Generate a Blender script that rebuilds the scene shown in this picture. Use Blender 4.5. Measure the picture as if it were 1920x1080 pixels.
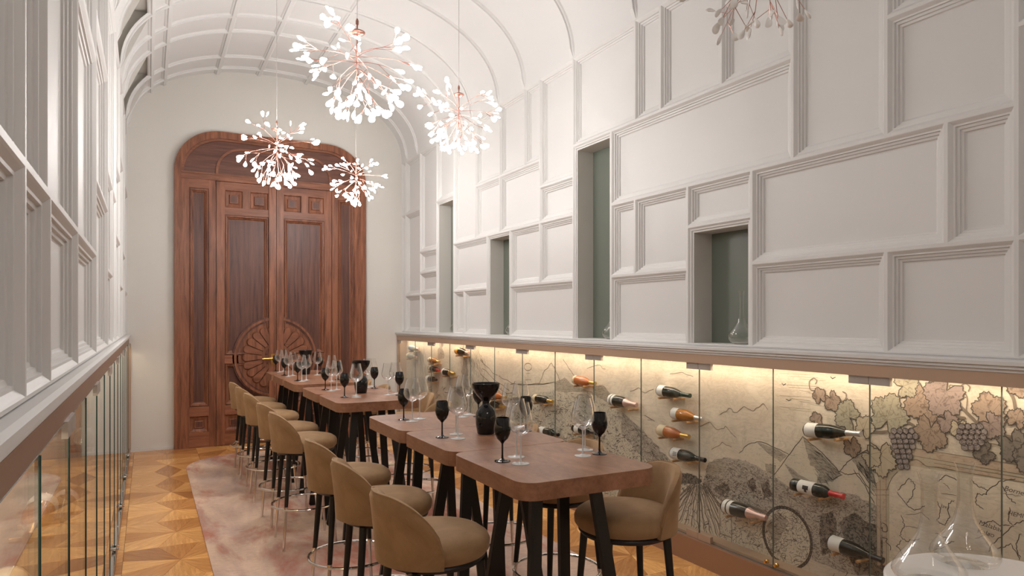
import bpy, bmesh, math, random
from mathutils import Vector, Matrix
random.seed(7)
for o in list(bpy.data.objects): bpy.data.objects.remove(o)
S = bpy.context.scene
C = S.collection
PI = math.pi
# ------------------------------------------------------------------ camera
F, U0, V0, H = 1280.0, 277.0, 601.0, 1.65           # 24 mm on 36 mm, horizon row 601
TH = math.atan((960 - U0) / F); CT, ST = math.cos(TH), math.sin(TH)
cam = bpy.data.cameras.new('camera'); camo = bpy.data.objects.new('camera', cam); C.objects.link(camo)
cam.sensor_width = 36; cam.lens = 36 * F / 1920; cam.clip_start = 0.02
cam.shift_y = (V0 - 540) / 1920
camo.location = (0, 0, H); camo.rotation_euler = (PI / 2, 0, -TH)
S.camera = camo
# ------------------------------------------------------------------ world, exposure
w = bpy.data.worlds.new('world'); S.world = w; w.use_nodes = True
w.node_tree.nodes['Background'].inputs[0].default_value = (1, .96, .92, 1)
w.node_tree.nodes['Background'].inputs[1].default_value = 0.3
S.view_settings.view_transform = 'Standard'; S.view_settings.look = 'None'
S.view_settings.exposure = 0.22; S.view_settings.gamma = 1
S.view_settings.use_curve_mapping = False
LED_W = 13.0
LAMP_COL = (1, .955, .91)
def lamp(name, kind, loc, power, col=LAMP_COL, rot=(0, 0, 0), size=.3, size_y=None):
    l = bpy.data.lights.new(name, kind); l.energy = power; l.color = col
    if kind == 'AREA':
        l.size = size
        if size_y: l.shape = 'RECTANGLE'; l.size_y = size_y
    else: l.shadow_soft_size = size
    o = bpy.data.objects.new(name, l); C.objects.link(o); o.location = loc; o.rotation_euler = rot
    return o
XR, XL, YB, YF = 3.36, -.225, 9.80, -2.2             # wall ridge planes, back wall, rear wall
XGR, XMR = 3.30, 3.42                                # right glass, right mural
XGL, XML = -.205, -.345
# LED strips along the head of both wine cabinets; the chandelier bulbs light the rest
lamp('cabinet_led_right', 'AREA', (3.328, 4.0, 1.356), LED_W * 1.45, (1, .80, .60), (0, math.radians(-24), 0), .02, 11.4)
lamp('cabinet_led_left', 'AREA', (-.265, 4.0, 1.352), LED_W * 1.6, (1, .80, .58), (0, math.radians(12), 0), .02, 11.4)
# ------------------------------------------------------------------ projection helpers (pixel -> surface)
def ray(u, v):
    r = (u - 960) / F; z = (V0 - v) / F
    return (r * CT + ST, -r * ST + CT, z)
def onX(u, v, X): d = ray(u, v); t = X / d[0]; return (d[1] * t, H + d[2] * t)
def onY(u, v, Y): d = ray(u, v); t = Y / d[1]; return (d[0] * t, H + d[2] * t)
def onZ(u, v, Z): d = ray(u, v); t = (Z - H) / d[2]; return (d[0] * t, d[1] * t)
# ------------------------------------------------------------------ materials
def mat(name, col=(.8, .8, .8), rough=.5, metal=0, **kw):
    m = bpy.data.materials.new(name); m.use_nodes = True
    b = m.node_tree.nodes['Principled BSDF']
    b.inputs['Base Color'].default_value = (*col, 1); b.inputs['Roughness'].default_value = rough
    b.inputs['Metallic'].default_value = metal
    for k, v in kw.items(): b.inputs[k].default_value = v
    return m
def nn(m, t, **kw):
    n = m.node_tree.nodes.new(t)
    for k, v in kw.items(): setattr(n, k, v)
    return n
def lk(m, a, b): m.node_tree.links.new(a, b)
def bsdf(m): return m.node_tree.nodes['Principled BSDF']
def ramp(m, stops):
    r = nn(m, 'ShaderNodeValToRGB'); e = r.color_ramp.elements
    while len(e) < len(stops): e.new(.5)
    for i, (p, c) in enumerate(stops): e[i].position = p; e[i].color = (*c, 1)
    return r
def coords(m, scale, kind='Object', rot=(0, 0, 0)):
    t = nn(m, 'ShaderNodeTexCoord'); mp = nn(m, 'ShaderNodeMapping')
    mp.inputs['Scale'].default_value = scale; mp.inputs['Rotation'].default_value = rot
    lk(m, t.outputs[kind], mp.inputs[0]); return mp.outputs[0]
def noise(m, vec, scale, detail=4, rough=.55, dist=0):
    n = nn(m, 'ShaderNodeTexNoise'); n.inputs['Scale'].default_value = scale; n.inputs['Detail'].default_value = detail
    n.inputs['Roughness'].default_value = rough; n.inputs['Distortion'].default_value = dist
    lk(m, vec, n.inputs['Vector']); return n.outputs['Fac']
def bump(m, src, strength=.1, dist=.002):
    b = nn(m, 'ShaderNodeBump'); b.inputs['Strength'].default_value = strength; b.inputs['Distance'].default_value = dist
    lk(m, src, b.inputs['Height']); lk(m, b.outputs[0], bsdf(m).inputs['Normal'])
def mix(m, fac, a, b, mode='MIX'):
    x = nn(m, 'ShaderNodeMix', data_type='RGBA', blend_type=mode)
    if isinstance(fac, (int, float)): x.inputs[0].default_value = fac
    else: lk(m, fac, x.inputs[0])
    for s, i in ((a, 6), (b, 7)):
        if isinstance(s, tuple): x.inputs[i].default_value = (*s, 1)
        else: lk(m, s, x.inputs[i])
    return x.outputs[2]
def wood(name, dark, light, rough=.4, scale=(1, 1, 1), ns=6, spec=.5, obj_tone=0, bumpy=.08):
    """grain runs along the axis with the smallest scale"""
    m = mat(name, light, rough); b = bsdf(m); b.inputs['Specular IOR Level'].default_value = spec
    v = coords(m, scale); f = noise(m, v, ns, 6, .62, .6); f2 = noise(m, v, ns * 6, 3, .6)
    r = ramp(m, [(.3, dark), (.5, tuple((a + c) / 2 for a, c in zip(dark, light))), (.72, light)]); lk(m, f, r.inputs[0])
    r2 = ramp(m, [(.25, (.72, .70, .68)), (.6, (1, 1, 1))]); lk(m, f2, r2.inputs[0])
    c = mix(m, .7, r.outputs[0], r2.outputs[0], 'MULTIPLY')
    if obj_tone:
        oi = nn(m, 'ShaderNodeObjectInfo'); rr = ramp(m, [(0, (.56, .41, .31)), (.35, (.86, .71, .58)), (.65, (1.05, 1.0, .94)), (1, (1.4, 1.38, 1.3))])
        lk(m, oi.outputs['Random'], rr.inputs[0]); c = mix(m, obj_tone, c, rr.outputs[0], 'MULTIPLY')
    lk(m, c, b.inputs['Base Color']); bump(m, f2, bumpy, .001)
    return m
def paint(name, col, rough=.55, var=.03):
    m = mat(name, col, rough); v = coords(m, (1, 1, 1)); f = noise(m, v, 1.3, 3)
    r = ramp(m, [(.3, tuple(c * (1 - var) for c in col)), (.7, col)]); lk(m, f, r.inputs[0])
    lk(m, r.outputs[0], bsdf(m).inputs['Base Color']); return m
M = {}
M['white'] = paint('white_paint', (.66, .65, .635), .5)
M['backwall'] = paint('cream_plaster', (.68, .655, .61), .7)
M['ceiling'] = paint('ceiling_paint', (.66, .655, .645), .6)
M['niche_back'] = mat('sage_back_glass', (.16, .18, .15), .12)
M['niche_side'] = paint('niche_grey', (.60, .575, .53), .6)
M['bronze'] = mat('bronze_lacquer', (.36, .215, .14), .38, .35)
M['fascia'] = mat('tan_fascia', (.47, .33, .235), .45, .2); M['fascia_left'] = mat('bronze_fascia', (.30, .195, .14), .4, .2)
M['clamp'] = mat('brushed_steel', (.44, .40, .37), .4, .35)
M['gold'] = mat('polished_brass', (.75, .46, .16), .22, 1)
M['chrome'] = mat('chrome', (.72, .69, .66), .12, 1)
M['copper'] = mat('rose_copper', (.50, .26, .21), .28, 1)
M['black_metal'] = mat('black_metal', (.018, .015, .013), .42, .2)
M['black_glass'] = mat('black_glass', (.006, .006, .007), .05)
M['cord'] = mat('thin_cable', (.45, .42, .41), .5)
M['table_wood'] = wood('table_walnut', (.215, .092, .048), (.395, .195, .112), .36, (3, 1.2, 3), 4)
M['table_edge'] = M['table_wood']
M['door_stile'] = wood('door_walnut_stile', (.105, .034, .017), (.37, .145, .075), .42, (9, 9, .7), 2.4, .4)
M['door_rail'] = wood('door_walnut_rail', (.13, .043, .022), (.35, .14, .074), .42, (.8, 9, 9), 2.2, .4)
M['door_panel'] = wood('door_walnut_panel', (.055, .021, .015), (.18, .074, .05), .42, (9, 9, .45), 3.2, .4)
M['door_top'] = wood('door_walnut_transom', (.085, .034, .024), (.20, .082, .055), .42, (.5, 8, 8), 3, .4)
M['parquet'] = wood('parquet_oak', (.56, .275, .09), (.88, .51, .195), .22, (1.2, 12, 12), 3, .5, .9, .05)
M['parquet_base'] = wood('parquet_sub', (.36, .17, .06), (.55, .30, .11), .3, (1.2, 8, 8), 3)
M['peg'] = wood('peg_oak', (.42, .22, .09), (.62, .38, .19), .45, (9, 2, 9), 6)
M['walnut_knob'] = M['gold']
def velvet():
    m = mat('camel_velvet', (.27, .155, .07), .85); b = bsdf(m)
    b.inputs['Sheen Weight'].default_value = .4; b.inputs['Sheen Roughness'].default_value = .45
    b.inputs['Sheen Tint'].default_value = (.85, .66, .45, 1)
    v = coords(m, (1, 1, 1)); f = noise(m, v, 7, 4, .6, .8)
    r = ramp(m, [(.3, (.23, .13, .056)), (.7, (.34, .20, .095))]); lk(m, f, r.inputs[0]); lk(m, r.outputs[0], b.inputs['Base Color'])
    bump(m, noise(m, v, 260, 2), .12, .001); return m
M['velvet'] = velvet()
def rugmat():
    m = mat('rug_wool', (.45, .33, .29), .95); b = bsdf(m)
    v = coords(m, (1, 1, 1)); vs = coords(m, (1.6, .55, 1), rot=(0, 0, 0))
    f = noise(m, vs, 1.5, 6, .6, .5); g = noise(m, coords(m, (2.2, .9, 1)), 1.1, 5, .65, .4); k = noise(m, coords(m, (9, 60, 1)), 1.5, 3)
    r = ramp(m, [(.28, (.42, .31, .28)), (.45, (.55, .39, .315)), (.58, (.70, .51, .39)), (.75, (.60, .45, .38))]); lk(m, f, r.inputs[0])
    r2 = ramp(m, [(.48, (0, 0, 0)), (.62, (1, 1, 1))]); lk(m, g, r2.inputs[0])
    rr = nn(m, 'ShaderNodeMath', operation='MULTIPLY'); lk(m, r2.outputs[0], rr.inputs[0]); lk(m, k, rr.inputs[1])
    ra = nn(m, 'ShaderNodeMath', operation='MULTIPLY'); ra.inputs[1].default_value = 1.5; lk(m, rr.outputs[0], ra.inputs[0]); ra.use_clamp = True
    c = mix(m, ra.outputs[0], r.outputs[0], (.40, .115, .075))
    r3 = ramp(m, [(.3, (.8, .8, .8)), (.7, (1.08, 1.08, 1.08))]); lk(m, k, r3.inputs[0])
    c = mix(m, .8, c, r3.outputs[0], 'MULTIPLY'); lk(m, c, b.inputs['Base Color'])
    bump(m, noise(m, v, 300, 2), .3, .002); return m
M['rug'] = rugmat()
def thin_glass(name, tint=(.97, .985, .975), blend=.32, refl=(1, 1, 1), fres=1.5, use_fres=True):
    m = bpy.data.materials.new(name); m.use_nodes = True; nt = m.node_tree; nt.nodes.clear()
    o = nt.nodes.new('ShaderNodeOutputMaterial'); t = nt.nodes.new('ShaderNodeBsdfTransparent'); g = nt.nodes.new('ShaderNodeBsdfGlossy')
    t.inputs[0].default_value = (*tint, 1); g.inputs[0].default_value = (*refl, 1); g.inputs['Roughness'].default_value = .015
    mx = nt.nodes.new('ShaderNodeMixShader')
    if use_fres:                                       # Schlick, same from both sides of the pane
        lw = nt.nodes.new('ShaderNodeLayerWeight'); lw.inputs[0].default_value = .5
        pw = nt.nodes.new('ShaderNodeMath'); pw.operation = 'POWER'; pw.inputs[1].default_value = 5; nt.links.new(lw.outputs['Facing'], pw.inputs[0])
        f = nt.nodes.new('ShaderNodeMath'); f.operation = 'MULTIPLY_ADD'; f.inputs[1].default_value = .97; f.inputs[2].default_value = .03
        nt.links.new(pw.outputs[0], f.inputs[0]); nt.links.new(f.outputs[0], mx.inputs[0])
    else:
        f = nt.nodes.new('ShaderNodeLayerWeight'); f.inputs[0].default_value = blend; nt.links.new(f.outputs['Facing'], mx.inputs[0])
    nt.links.new(t.outputs[0], mx.inputs[1]); nt.links.new(g.outputs[0], mx.inputs[2]); nt.links.new(mx.outputs[0], o.inputs[0])
    return m
M['pane'] = thin_glass('cabinet_glass', fres=1.45)
M['crystal'] = thin_glass('clear_crystal', (.95, .955, .95), .30, (.95, .95, .95), use_fres=False)
M['carafe_glass'] = thin_glass('carafe_glass', (.965, .97, .965), .17, (.95, .95, .95), use_fres=False)
M['glass_edge'] = mat('glass_edge', (.17, .21, .19), .25); M['seal'] = mat('teal_glass_edge', (.012, .06, .052), .15)
M['glass_foot'] = mat('crystal_foot', (.78, .77, .76), .12, 0, **{'Alpha': .75})
def emis(name, col, st):
    m = mat(name, (.5, .5, .5), .6); b = bsdf(m); b.inputs['Emission Color'].default_value = (*col, 1); b.inputs['Emission Strength'].default_value = st
    return m
M['bulb'] = emis('frosted_bulb', (1, .965, .935), 92); M['bulb_dim'] = emis('frosted_bulb_dimmed', (1, .965, .935), 38)
M['bulb_hot'] = emis('led_point', (1, .97, .95), 60)
# ------------------------------------------------------------------ mesh helpers
class MB:
    def __init__(s): s.v = []; s.f = []; s.mi = []
    def add(s, vs, fs, mi=0):
        b = len(s.v); s.v += [tuple(p) for p in vs]; s.f += [tuple(b + i for i in f) for f in fs]; s.mi += [mi] * len(fs); return s
    def box(s, x0, x1, y0, y1, z0, z1, mi=0):
        return s.add([(x0, y0, z0), (x1, y0, z0), (x1, y1, z0), (x0, y1, z0), (x0, y0, z1), (x1, y0, z1), (x1, y1, z1), (x0, y1, z1)],
                     [(0, 3, 2, 1), (4, 5, 6, 7), (0, 1, 5, 4), (1, 2, 6, 5), (2, 3, 7, 6), (3, 0, 4, 7)], mi)
    def bar(s, p, q, w, d, up=(0, 0, 1), mi=0, taper=1):
        p, q = Vector(p), Vector(q); t = (q - p).normalized(); a = t.cross(Vector(up))
        if a.length < 1e-4: a = t.cross(Vector((0, 1, 0)))
        a.normalize(); b = a.cross(t)
        vs = [p + a * i * w / 2 + b * j * d / 2 for i, j in ((-1, -1), (1, -1), (1, 1), (-1, 1))] + [q + (a * i * w / 2 + b * j * d / 2) * taper for i, j in ((-1, -1), (1, -1), (1, 1), (-1, 1))]
        return s.add(vs, [(0, 3, 2, 1), (4, 5, 6, 7), (0, 1, 5, 4), (1, 2, 6, 5), (2, 3, 7, 6), (3, 0, 4, 7)], mi)
    def tube(s, pts, r, n=6, mi=0, caps=True):
        pts = [Vector(p) for p in pts]; rs = r if isinstance(r, (list, tuple)) else [r] * len(pts)
        rings = []; prev = None
        for i, p in enumerate(pts):
            t = (pts[min(i + 1, len(pts) - 1)] - pts[max(i - 1, 0)]).normalized()
            if prev is None:
                a = t.cross(Vector((0, 0, 1)));
                if a.length < 1e-3: a = t.cross(Vector((1, 0, 0)))
            else: a = prev - t * prev.dot(t)
            a.normalize(); prev = a; b = t.cross(a)
            rings.append([p + (a * math.cos(2 * PI * k / n) + b * math.sin(2 * PI * k / n)) * rs[i] for k in range(n)])
        vs = [v for g in rings for v in g]; fs = []
        for i in range(len(pts) - 1):
            for k in range(n):
                fs.append((i * n + k, i * n + (k + 1) % n, (i + 1) * n + (k + 1) % n, (i + 1) * n + k))
        if caps: fs += [tuple(range(n - 1, -1, -1)), tuple((len(pts) - 1) * n + k for k in range(n))]
        return s.add(vs, fs, mi)
    def lathe(s, prof, n=24, axis='z', mi=0, org=(0, 0, 0)):
        vs = []; fs = []; m = len(prof)
        for k in range(n):
            a = 2 * PI * k / n
            for r, h in prof:
                x, y = r * math.cos(a), r * math.sin(a)
                p = (x, y, h) if axis == 'z' else ((h, x, y) if axis == 'x' else (x, h, y))
                vs.append((p[0] + org[0], p[1] + org[1], p[2] + org[2]))
        for k in range(n):
            for i in range(m - 1):
                a, b, c, d = k * m + i, ((k + 1) % n) * m + i, ((k + 1) % n) * m + i + 1, k * m + i + 1
                if prof[i][0] < 1e-6: fs.append((a, c, d))
                elif prof[i + 1][0] < 1e-6: fs.append((a, b, d))
                else: fs.append((a, b, c, d))
        return s.add(vs, fs, mi)
    def prism(s, poly, fn0, fn1, mi=0):
        n = len(poly); return s.add([fn0(p) for p in poly] + [fn1(p) for p in poly],
            [tuple(range(n - 1, -1, -1)), tuple(range(n, 2 * n))] + [(i, (i + 1) % n, n + (i + 1) % n, n + i) for i in range(n)], mi)
    def mesh(s, name, mats, smooth=False, merge=False):
        me = bpy.data.meshes.new(name); me.from_pydata([tuple(v) for v in s.v], [], s.f)
        for m in (mats if isinstance(mats, (list, tuple)) else [mats]): me.materials.append(m)
        for p, i in zip(me.polygons, s.mi): p.material_index = i
        bm = bmesh.new(); bm.from_mesh(me)
        if merge: bmesh.ops.remove_doubles(bm, verts=bm.verts, dist=1e-5)
        bmesh.ops.recalc_face_normals(bm, faces=bm.faces); bm.to_mesh(me); bm.free()
        if smooth:
            me.polygons.foreach_set('use_smooth', [True] * len(me.polygons))
            try: me.set_sharp_from_angle(angle=math.radians(40))
            except Exception: pass
        return me
    def build(s, name, mats, parent=None, smooth=False, merge=False, loc=(0, 0, 0), rot=(0, 0, 0)):
        return link(name, s.mesh(name, mats, smooth, merge), parent, loc, rot)
def link(name, data, parent=None, loc=(0, 0, 0), rot=(0, 0, 0)):
    o = bpy.data.objects.new(name, data); C.objects.link(o); o.location = loc; o.rotation_euler = rot; o.parent = parent; return o
def tag(o, label=None, cat=None, group=None, kind=None):
    for k, v in (('label', label), ('category', cat), ('group', group), ('kind', kind)):
        if v: o[k] = v
    return o
def thing(name, loc, label, cat, group=None, rz=0):
    return tag(link(name, None, None, loc, (0, 0, rz)), label, cat, group)
def copy_tree(o, parent=None):
    c = o.copy(); C.objects.link(c); c.parent = parent
    for ch in [x for x in o.children]: copy_tree(ch, c)
    return c
def struct(o): return tag(o, kind='structure')
def ring_rect(mb, a0, a1, b0, b1, prof, fn, mi=0, mi_field=None):
    """nested rectangles following prof = [(inset, depth)], last ring filled; fn(a,b,depth) -> xyz"""
    w = min(a1 - a0, b1 - b0); mx = prof[-1][0]; k = min(1, .42 * w / mx) if mx > 0 else 1
    vs = []; fs = []
    for ins, d in prof:
        i = ins * k; vs += [fn(a0 + i, b0 + i, d), fn(a1 - i, b0 + i, d), fn(a1 - i, b1 - i, d), fn(a0 + i, b1 - i, d)]
    for r in range(len(prof) - 1):
        for j in range(4): fs.append((4 * r + j, 4 * r + (j + 1) % 4, 4 * r + 4 + (j + 1) % 4, 4 * r + 4 + j))
    mb.add(vs, fs, mi); n = 4 * (len(prof) - 1)
    mb.add(vs[n:n + 4], [(0, 1, 2, 3)], mi if mi_field is None else mi_field)
# ================================================================== SETTING
# ---- floor: star parquet, 0.70 m tiles of four wedges and four corner kites
fl = struct(MB().box(-.7, 4.0, YF - .3, YB + .4, -.12, -.012).build('floor', M['parquet_base']))
RUG = (.376, 2.66, -1.9, 9.06)
T = .35; Q = .135
def plate(poly, h=.012, g=.0008):
    cx = sum(p[0] for p in poly) / len(poly); cy = sum(p[1] for p in poly) / len(poly)
    pl = [(x + (cx - x) * g * 12, y + (cy - y) * g * 12) for x, y in poly]
    return MB().prism(pl, lambda p: (p[0], p[1], -h), lambda p: (p[0], p[1], 0))
wedge = [(0, 0), (T, -Q), (T, Q)]; kite = [(0, 0), (T, Q), (T, T), (Q, T)]
# local origin at the tile centre; grain along local x
wm = plate(wedge).mesh('parquet_wedge', M['parquet']); kr = Matrix.Rotation(-PI / 4, 2)
km = plate([tuple(kr @ Vector(p)) for p in kite]).mesh('parquet_kite', M['parquet'])
pieces = []; rest = MB()
for i in range(-1, 5):
    for j in range(-12, 6):
        cx, cy = .2 + .7 * i, 5.94 + .7 * j
        for k in range(4):
            for me, ang, mid in ((wm, k * PI / 2, .24), (km, k * PI / 2 + PI / 4, .33)):
                x, y = cx + mid * math.cos(ang), cy + mid * math.sin(ang)
                if x < XGL - .1 or x > 3.4 or y > YB + .05 or y < YF: continue
                under = RUG[0] + .18 < x < RUG[2 - 1] - .18 and RUG[2] + .2 < y < RUG[3] - .3
                vis = 1.0 < y and not under
                pieces.append((0 if vis else 1, math.hypot(x, y), me, cx, cy, ang))
pieces.sort(key=lambda t: (t[0], t[1])); n = 0
for hid, d, me, cx, cy, ang in pieces:
    if not hid and n < 300:
        link('parquet_block', me, fl, (cx, cy, 0), (0, 0, ang)); n += 1
    else:
        m = Matrix.Translation((cx, cy, 0)) @ Matrix.Rotation(ang, 4, 'Z')
        rest.add([m @ v.co for v in me.vertices], [tuple(p.vertices) for p in me.polygons])
tag(rest.build('parquet_rest', M['parquet_base'], fl), kind='stuff')
# ---- wall panelling
PROF = [(0, 0), (.009, 0), (.014, .004), (.026, .016), (.034, .017), (.036, .026), (.048, .029), (.050, .037), (.062, .040), (.066, .048), (.072, .050)]
def wall_cells(wall, X, sgn, cells, mk='white'):
    for y0, y1, z0, z1 in cells:
        mb = MB(); ring_rect(mb, y0, y1, z0, z1, PROF, lambda a, b, d: (X + sgn * d, a, b))
        mb.build('wall_panel', M[mk], wall)
zs, za, zb, zc, zd, ze, zt = 1.482, 2.012, 2.31, 2.602, 2.945, 3.211, 4.0
wr = struct(MB().box(3.64, 3.8, YF - .2, YB + .2, 0, 5.3).build('wall_right', M['white']))
right = [(9.65, 9.80, zs, ze), (9.65, 9.80, ze, zt), (9.04, 9.65, zs, za), (9.04, 9.65, za, ze), (9.04, 9.65, ze, zt),
 (8.42, 9.04, zs, za), (8.42, 9.04, za, zb), (8.42, 9.04, zb, zc), (8.42, 9.04, zc, zt), (7.85, 8.42, ze, zt),
 (7.54, 7.85, zs, za), (6.90, 7.54, zs, za), (6.90, 7.85, za, zc), (7.21, 7.85, zc, zt),
 (6.59, 7.21, zc, ze), (5.73, 6.59, zc, ze), (6.59, 7.21, ze, zt), (6.04, 6.59, ze, zt), (5.73, 6.04, ze, zt),
 (5.14, 6.35, zs, za), (5.73, 6.35, za, zc), (5.14, 5.73, za, zc), (5.14, 5.73, zc, zd), (5.14, 5.73, zd, zt),
 (4.26, 5.14, ze, zt), (4.26, 4.57, za, zc), (3.67, 4.26, za, zc), (3.67, 4.57, zs, za), (2.78, 4.57, zc, ze),
 (3.96, 4.26, ze, zt), (3.35, 3.96, ze, zt), (2.78, 3.35, ze, zt), (3.09, 3.67, zb, zc),
 (2.20, 3.09, zs, za), (1.90, 3.09, za, zc), (2.20, 2.78, zc, zt), (1.60, 2.20, zs, za), (1.60, 1.90, za, zc), (1.60, 2.20, zc, ze), (1.60, 2.20, ze, zt),
 (.9, 1.6, zs, za), (.9, 1.6, za, zd), (.9, 1.6, zd, zt), (.2, .9, zs, zc), (.2, .9, zc, zt), (-.6, .2, zs, za), (-.6, .2, za, ze), (-.6, .2, ze, zt),
 (-1.4, -.6, zs, zc), (-1.4, -.6, zc, zt), (YF, -1.4, zs, zb), (YF, -1.4, zb, zt)]
wall_cells(wr, XR, 1, right)
NICHES = [(7.85, 8.42, ze), (6.35, 6.90, zc), (4.57, 5.14, ze), (3.09, 3.67, zb)]
ND = .19; NI = .045
for y0, y1, zt_ in NICHES:
    mb = MB(); pr = [(0, 0), (.009, 0), (.02, .010), (.03, .012), (.034, .02), (NI, .022)]
    rg = []
    for ins, d in pr:
        rg.append([(XR + d, y0 + ins, zs + min(ins, .012)), (XR + d, y1 - ins, zs + min(ins, .012)), (XR + d, y1 - ins, zt_ - ins), (XR + d, y0 + ins, zt_ - ins)])
    vs = [p for r in rg for p in r]
    mb.add(vs, [(4 * r + j, 4 * r + (j + 1) % 4, 4 * r + 4 + (j + 1) % 4, 4 * r + 4 + j) for r in range(len(rg) - 1) for j in range(4)])
    nf = mb.build('niche_frame', M['white'], wr)
    a = rg[-1]; b = [(XR + ND, p[1], p[2]) for p in a]
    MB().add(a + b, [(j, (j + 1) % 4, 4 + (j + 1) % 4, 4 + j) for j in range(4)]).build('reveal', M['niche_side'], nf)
    MB().box(XR + ND, XR + ND + .012, a[0][1], a[1][1], a[0][2], a[2][2]).build('back_glass', M['niche_back'], nf)
# left wall
wl = struct(MB().box(-.75, -.5, YF - .2, YB + .2, 0, 5.3).build('wall_left', M['white']))
la, lb, lc, ld, le = 1.98, 2.36, 2.62, 2.95, 3.2
left = [(YF, -1.2, zs, la), (-1.2, -.2, zs, la), (-.2, .8, zs, la), (.8, 1.28, zs, la), (1.28, 1.74, zs, la), (1.74, 2.16, zs, la), (2.16, 2.96, zs, la), (2.96, 3.98, zs, la),
 (YF, -.2, la, ld), (YF, -.2, ld, zt), (-.2, .8, la, zt), (.8, 1.74, la, zt), (1.74, 2.10, la, zt), (2.10, 2.96, la, ld), (2.10, 2.96, ld, zt), (2.96, 3.98, la, ld), (2.96, 3.98, ld, zt),
 (3.98, 5.1, zs, lb), (3.98, 5.1, lb, le), (3.98, 4.6, le, zt), (4.6, 5.1, le, zt), (5.1, 5.8, zs, la), (5.1, 5.8, la, lc), (5.1, 6.4, lc, zt), (5.8, 6.4, zs, lc),
 (6.4, 7.3, zs, lb), (6.4, 7.3, lb, ld), (6.4, 7.3, ld, zt), (7.3, 8.1, zs, la), (7.3, 8.1, la, le), (7.3, 8.1, le, zt), (8.1, 8.9, zs, lb), (8.1, 8.9, lb, zt), (8.9, 9.8, zs, la), (8.9, 9.8, la, le), (8.9, 9.8, le, zt)]
wall_cells(wl, XL, -1, left)
# back wall, rear wall
wb = struct(MB().box(-.7, 3.9, YB, YB + .2, 0, 5.4).build('wall_back', M['backwall']))
wq = struct(MB().box(-.7, 3.9, YF - .2, YF, 0, 5.4).build('wall_rear', M['white']))
# ---- vault
VC, VA, VN = (XR + XL) / 2, (XR - XL) / 2, 2.2
def vp(t):                                            # t 0 (left spring) .. pi (right spring)
    c, s = math.cos(t), math.sin(t)
    return (VC - VA * math.copysign(abs(c) ** (2 / VN), c), zt + 1.0 * abs(s) ** (2 / VN))
def vt(X):                                            # parameter for a given X
    k = (VC - X) / VA; return math.acos(math.copysign(min(1, abs(k)) ** (VN / 2), k))
ts = sorted(set([PI * i / 40 for i in range(41)] + [vt(.03)]))
ys = sorted([YF, 2.8, 5.15, 6.04, 6.6, 7.34, 8.31, 9.21, YB]); tA = vt(.03)
ceil = MB()
for a, b in zip(ys, ys[1:]):
    for t0, t1 in zip(ts, ts[1:]):
        if t1 <= tA + 1e-6 and (abs(a - 8.31) < .01 or abs(a - 6.6) < .01): continue
        p, q = vp(t0), vp(t1); ceil.add([(p[0], a, p[1]), (p[0], b, p[1]), (q[0], b, q[1]), (q[0], a, q[1])], [(0, 1, 2, 3)])
ceil = struct(ceil.build('ceiling', M['ceiling'], None, True, True))
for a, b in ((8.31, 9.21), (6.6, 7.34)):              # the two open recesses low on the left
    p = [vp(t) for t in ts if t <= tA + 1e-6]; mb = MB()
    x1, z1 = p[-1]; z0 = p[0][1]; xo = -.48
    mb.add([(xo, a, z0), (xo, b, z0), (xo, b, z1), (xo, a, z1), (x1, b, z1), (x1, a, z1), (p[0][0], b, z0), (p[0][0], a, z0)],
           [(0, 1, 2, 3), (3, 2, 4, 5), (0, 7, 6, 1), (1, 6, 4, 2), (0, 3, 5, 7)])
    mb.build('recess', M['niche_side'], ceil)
def vnorm(t):
    e = 1e-3; p, q = vp(max(e, t - e)), vp(min(PI - e, t + e)); d = Vector((q[0] - p[0], 0, q[1] - p[1])); return Vector((d.z, 0, -d.x)).normalized()
RIBP = [(-.045, 0), (-.034, .012), (-.022, .016), (-.018, .03), (.018, .03), (.022, .016), (.034, .012), (.045, 0)]
for y in (9.58, 9.15, 8.31, 7.86, 7.30, 6.62, 6.04, 5.15, 4.26, 3.35, 2.2, 1.2, .2, -1.0):
    mb = MB(); N = 48; m = len(RIBP)
    for i in range(N + 1):
        t = PI * i / N; p = vp(t); nv = vnorm(t)
        mb.v += [(p[0] + nv.x * d, y + o, p[1] + nv.z * d) for o, d in RIBP]
    mb.f = [(i * m + k, i * m + k + 1, (i + 1) * m + k + 1, (i + 1) * m + k) for i in range(N) for k in range(m - 1)]; mb.mi = [0] * len(mb.f)
    mb.build('arch_rib', M['ceiling'], ceil)
for x in (.03, .18, .81, 1.33, 1.95):
    t = vt(x); p = vp(t); nv = vnorm(t); tv = Vector((-nv.z, 0, nv.x)); mb = MB()
    for y in (YF, YB): mb.v += [(p[0] + nv.x * d + tv.x * o, y, p[1] + nv.z * d + tv.z * o) for o, d in RIBP]
    m = len(RIBP); mb.f = [(k, k + 1, m + k + 1, m + k) for k in range(m - 1)]; mb.mi = [0] * len(mb.f)
    mb.build('long_rib', M['ceiling'], ceil)
# ---- ledges over the cabinets, plinths, skirting
def sweep(prof, y0, y1): return MB().prism(prof, lambda p: (p[0], y0, p[1]), lambda p: (p[0], y1, p[1]))
LP = [(.155, zs), (.014, 1.478), (0, 1.472), (0, 1.456), (.012, 1.452), (.010, 1.440), (.022, 1.436), (.022, 1.424), (.155, 1.424)]
struct(sweep([(3.25 + a, z) for a, z in LP], YF, YB).build('trim_1', M['white']))
struct(sweep([(-.185 - a, z) for a, z in LP], YF, YB).build('trim_2', M['white']))
struct(MB().box(3.268, 3.62, YF, YB, 0, .165).build('baseboard_right', M['bronze']))
struct(MB().box(-.5, -.19, YF, YB, 0, .035).build('baseboard_left', M['bronze']))
bb = MB().box(-.3, .295, YB - .012, YB, 0, .035); struct(bb.build('baseboard_back', M['white']))
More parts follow.
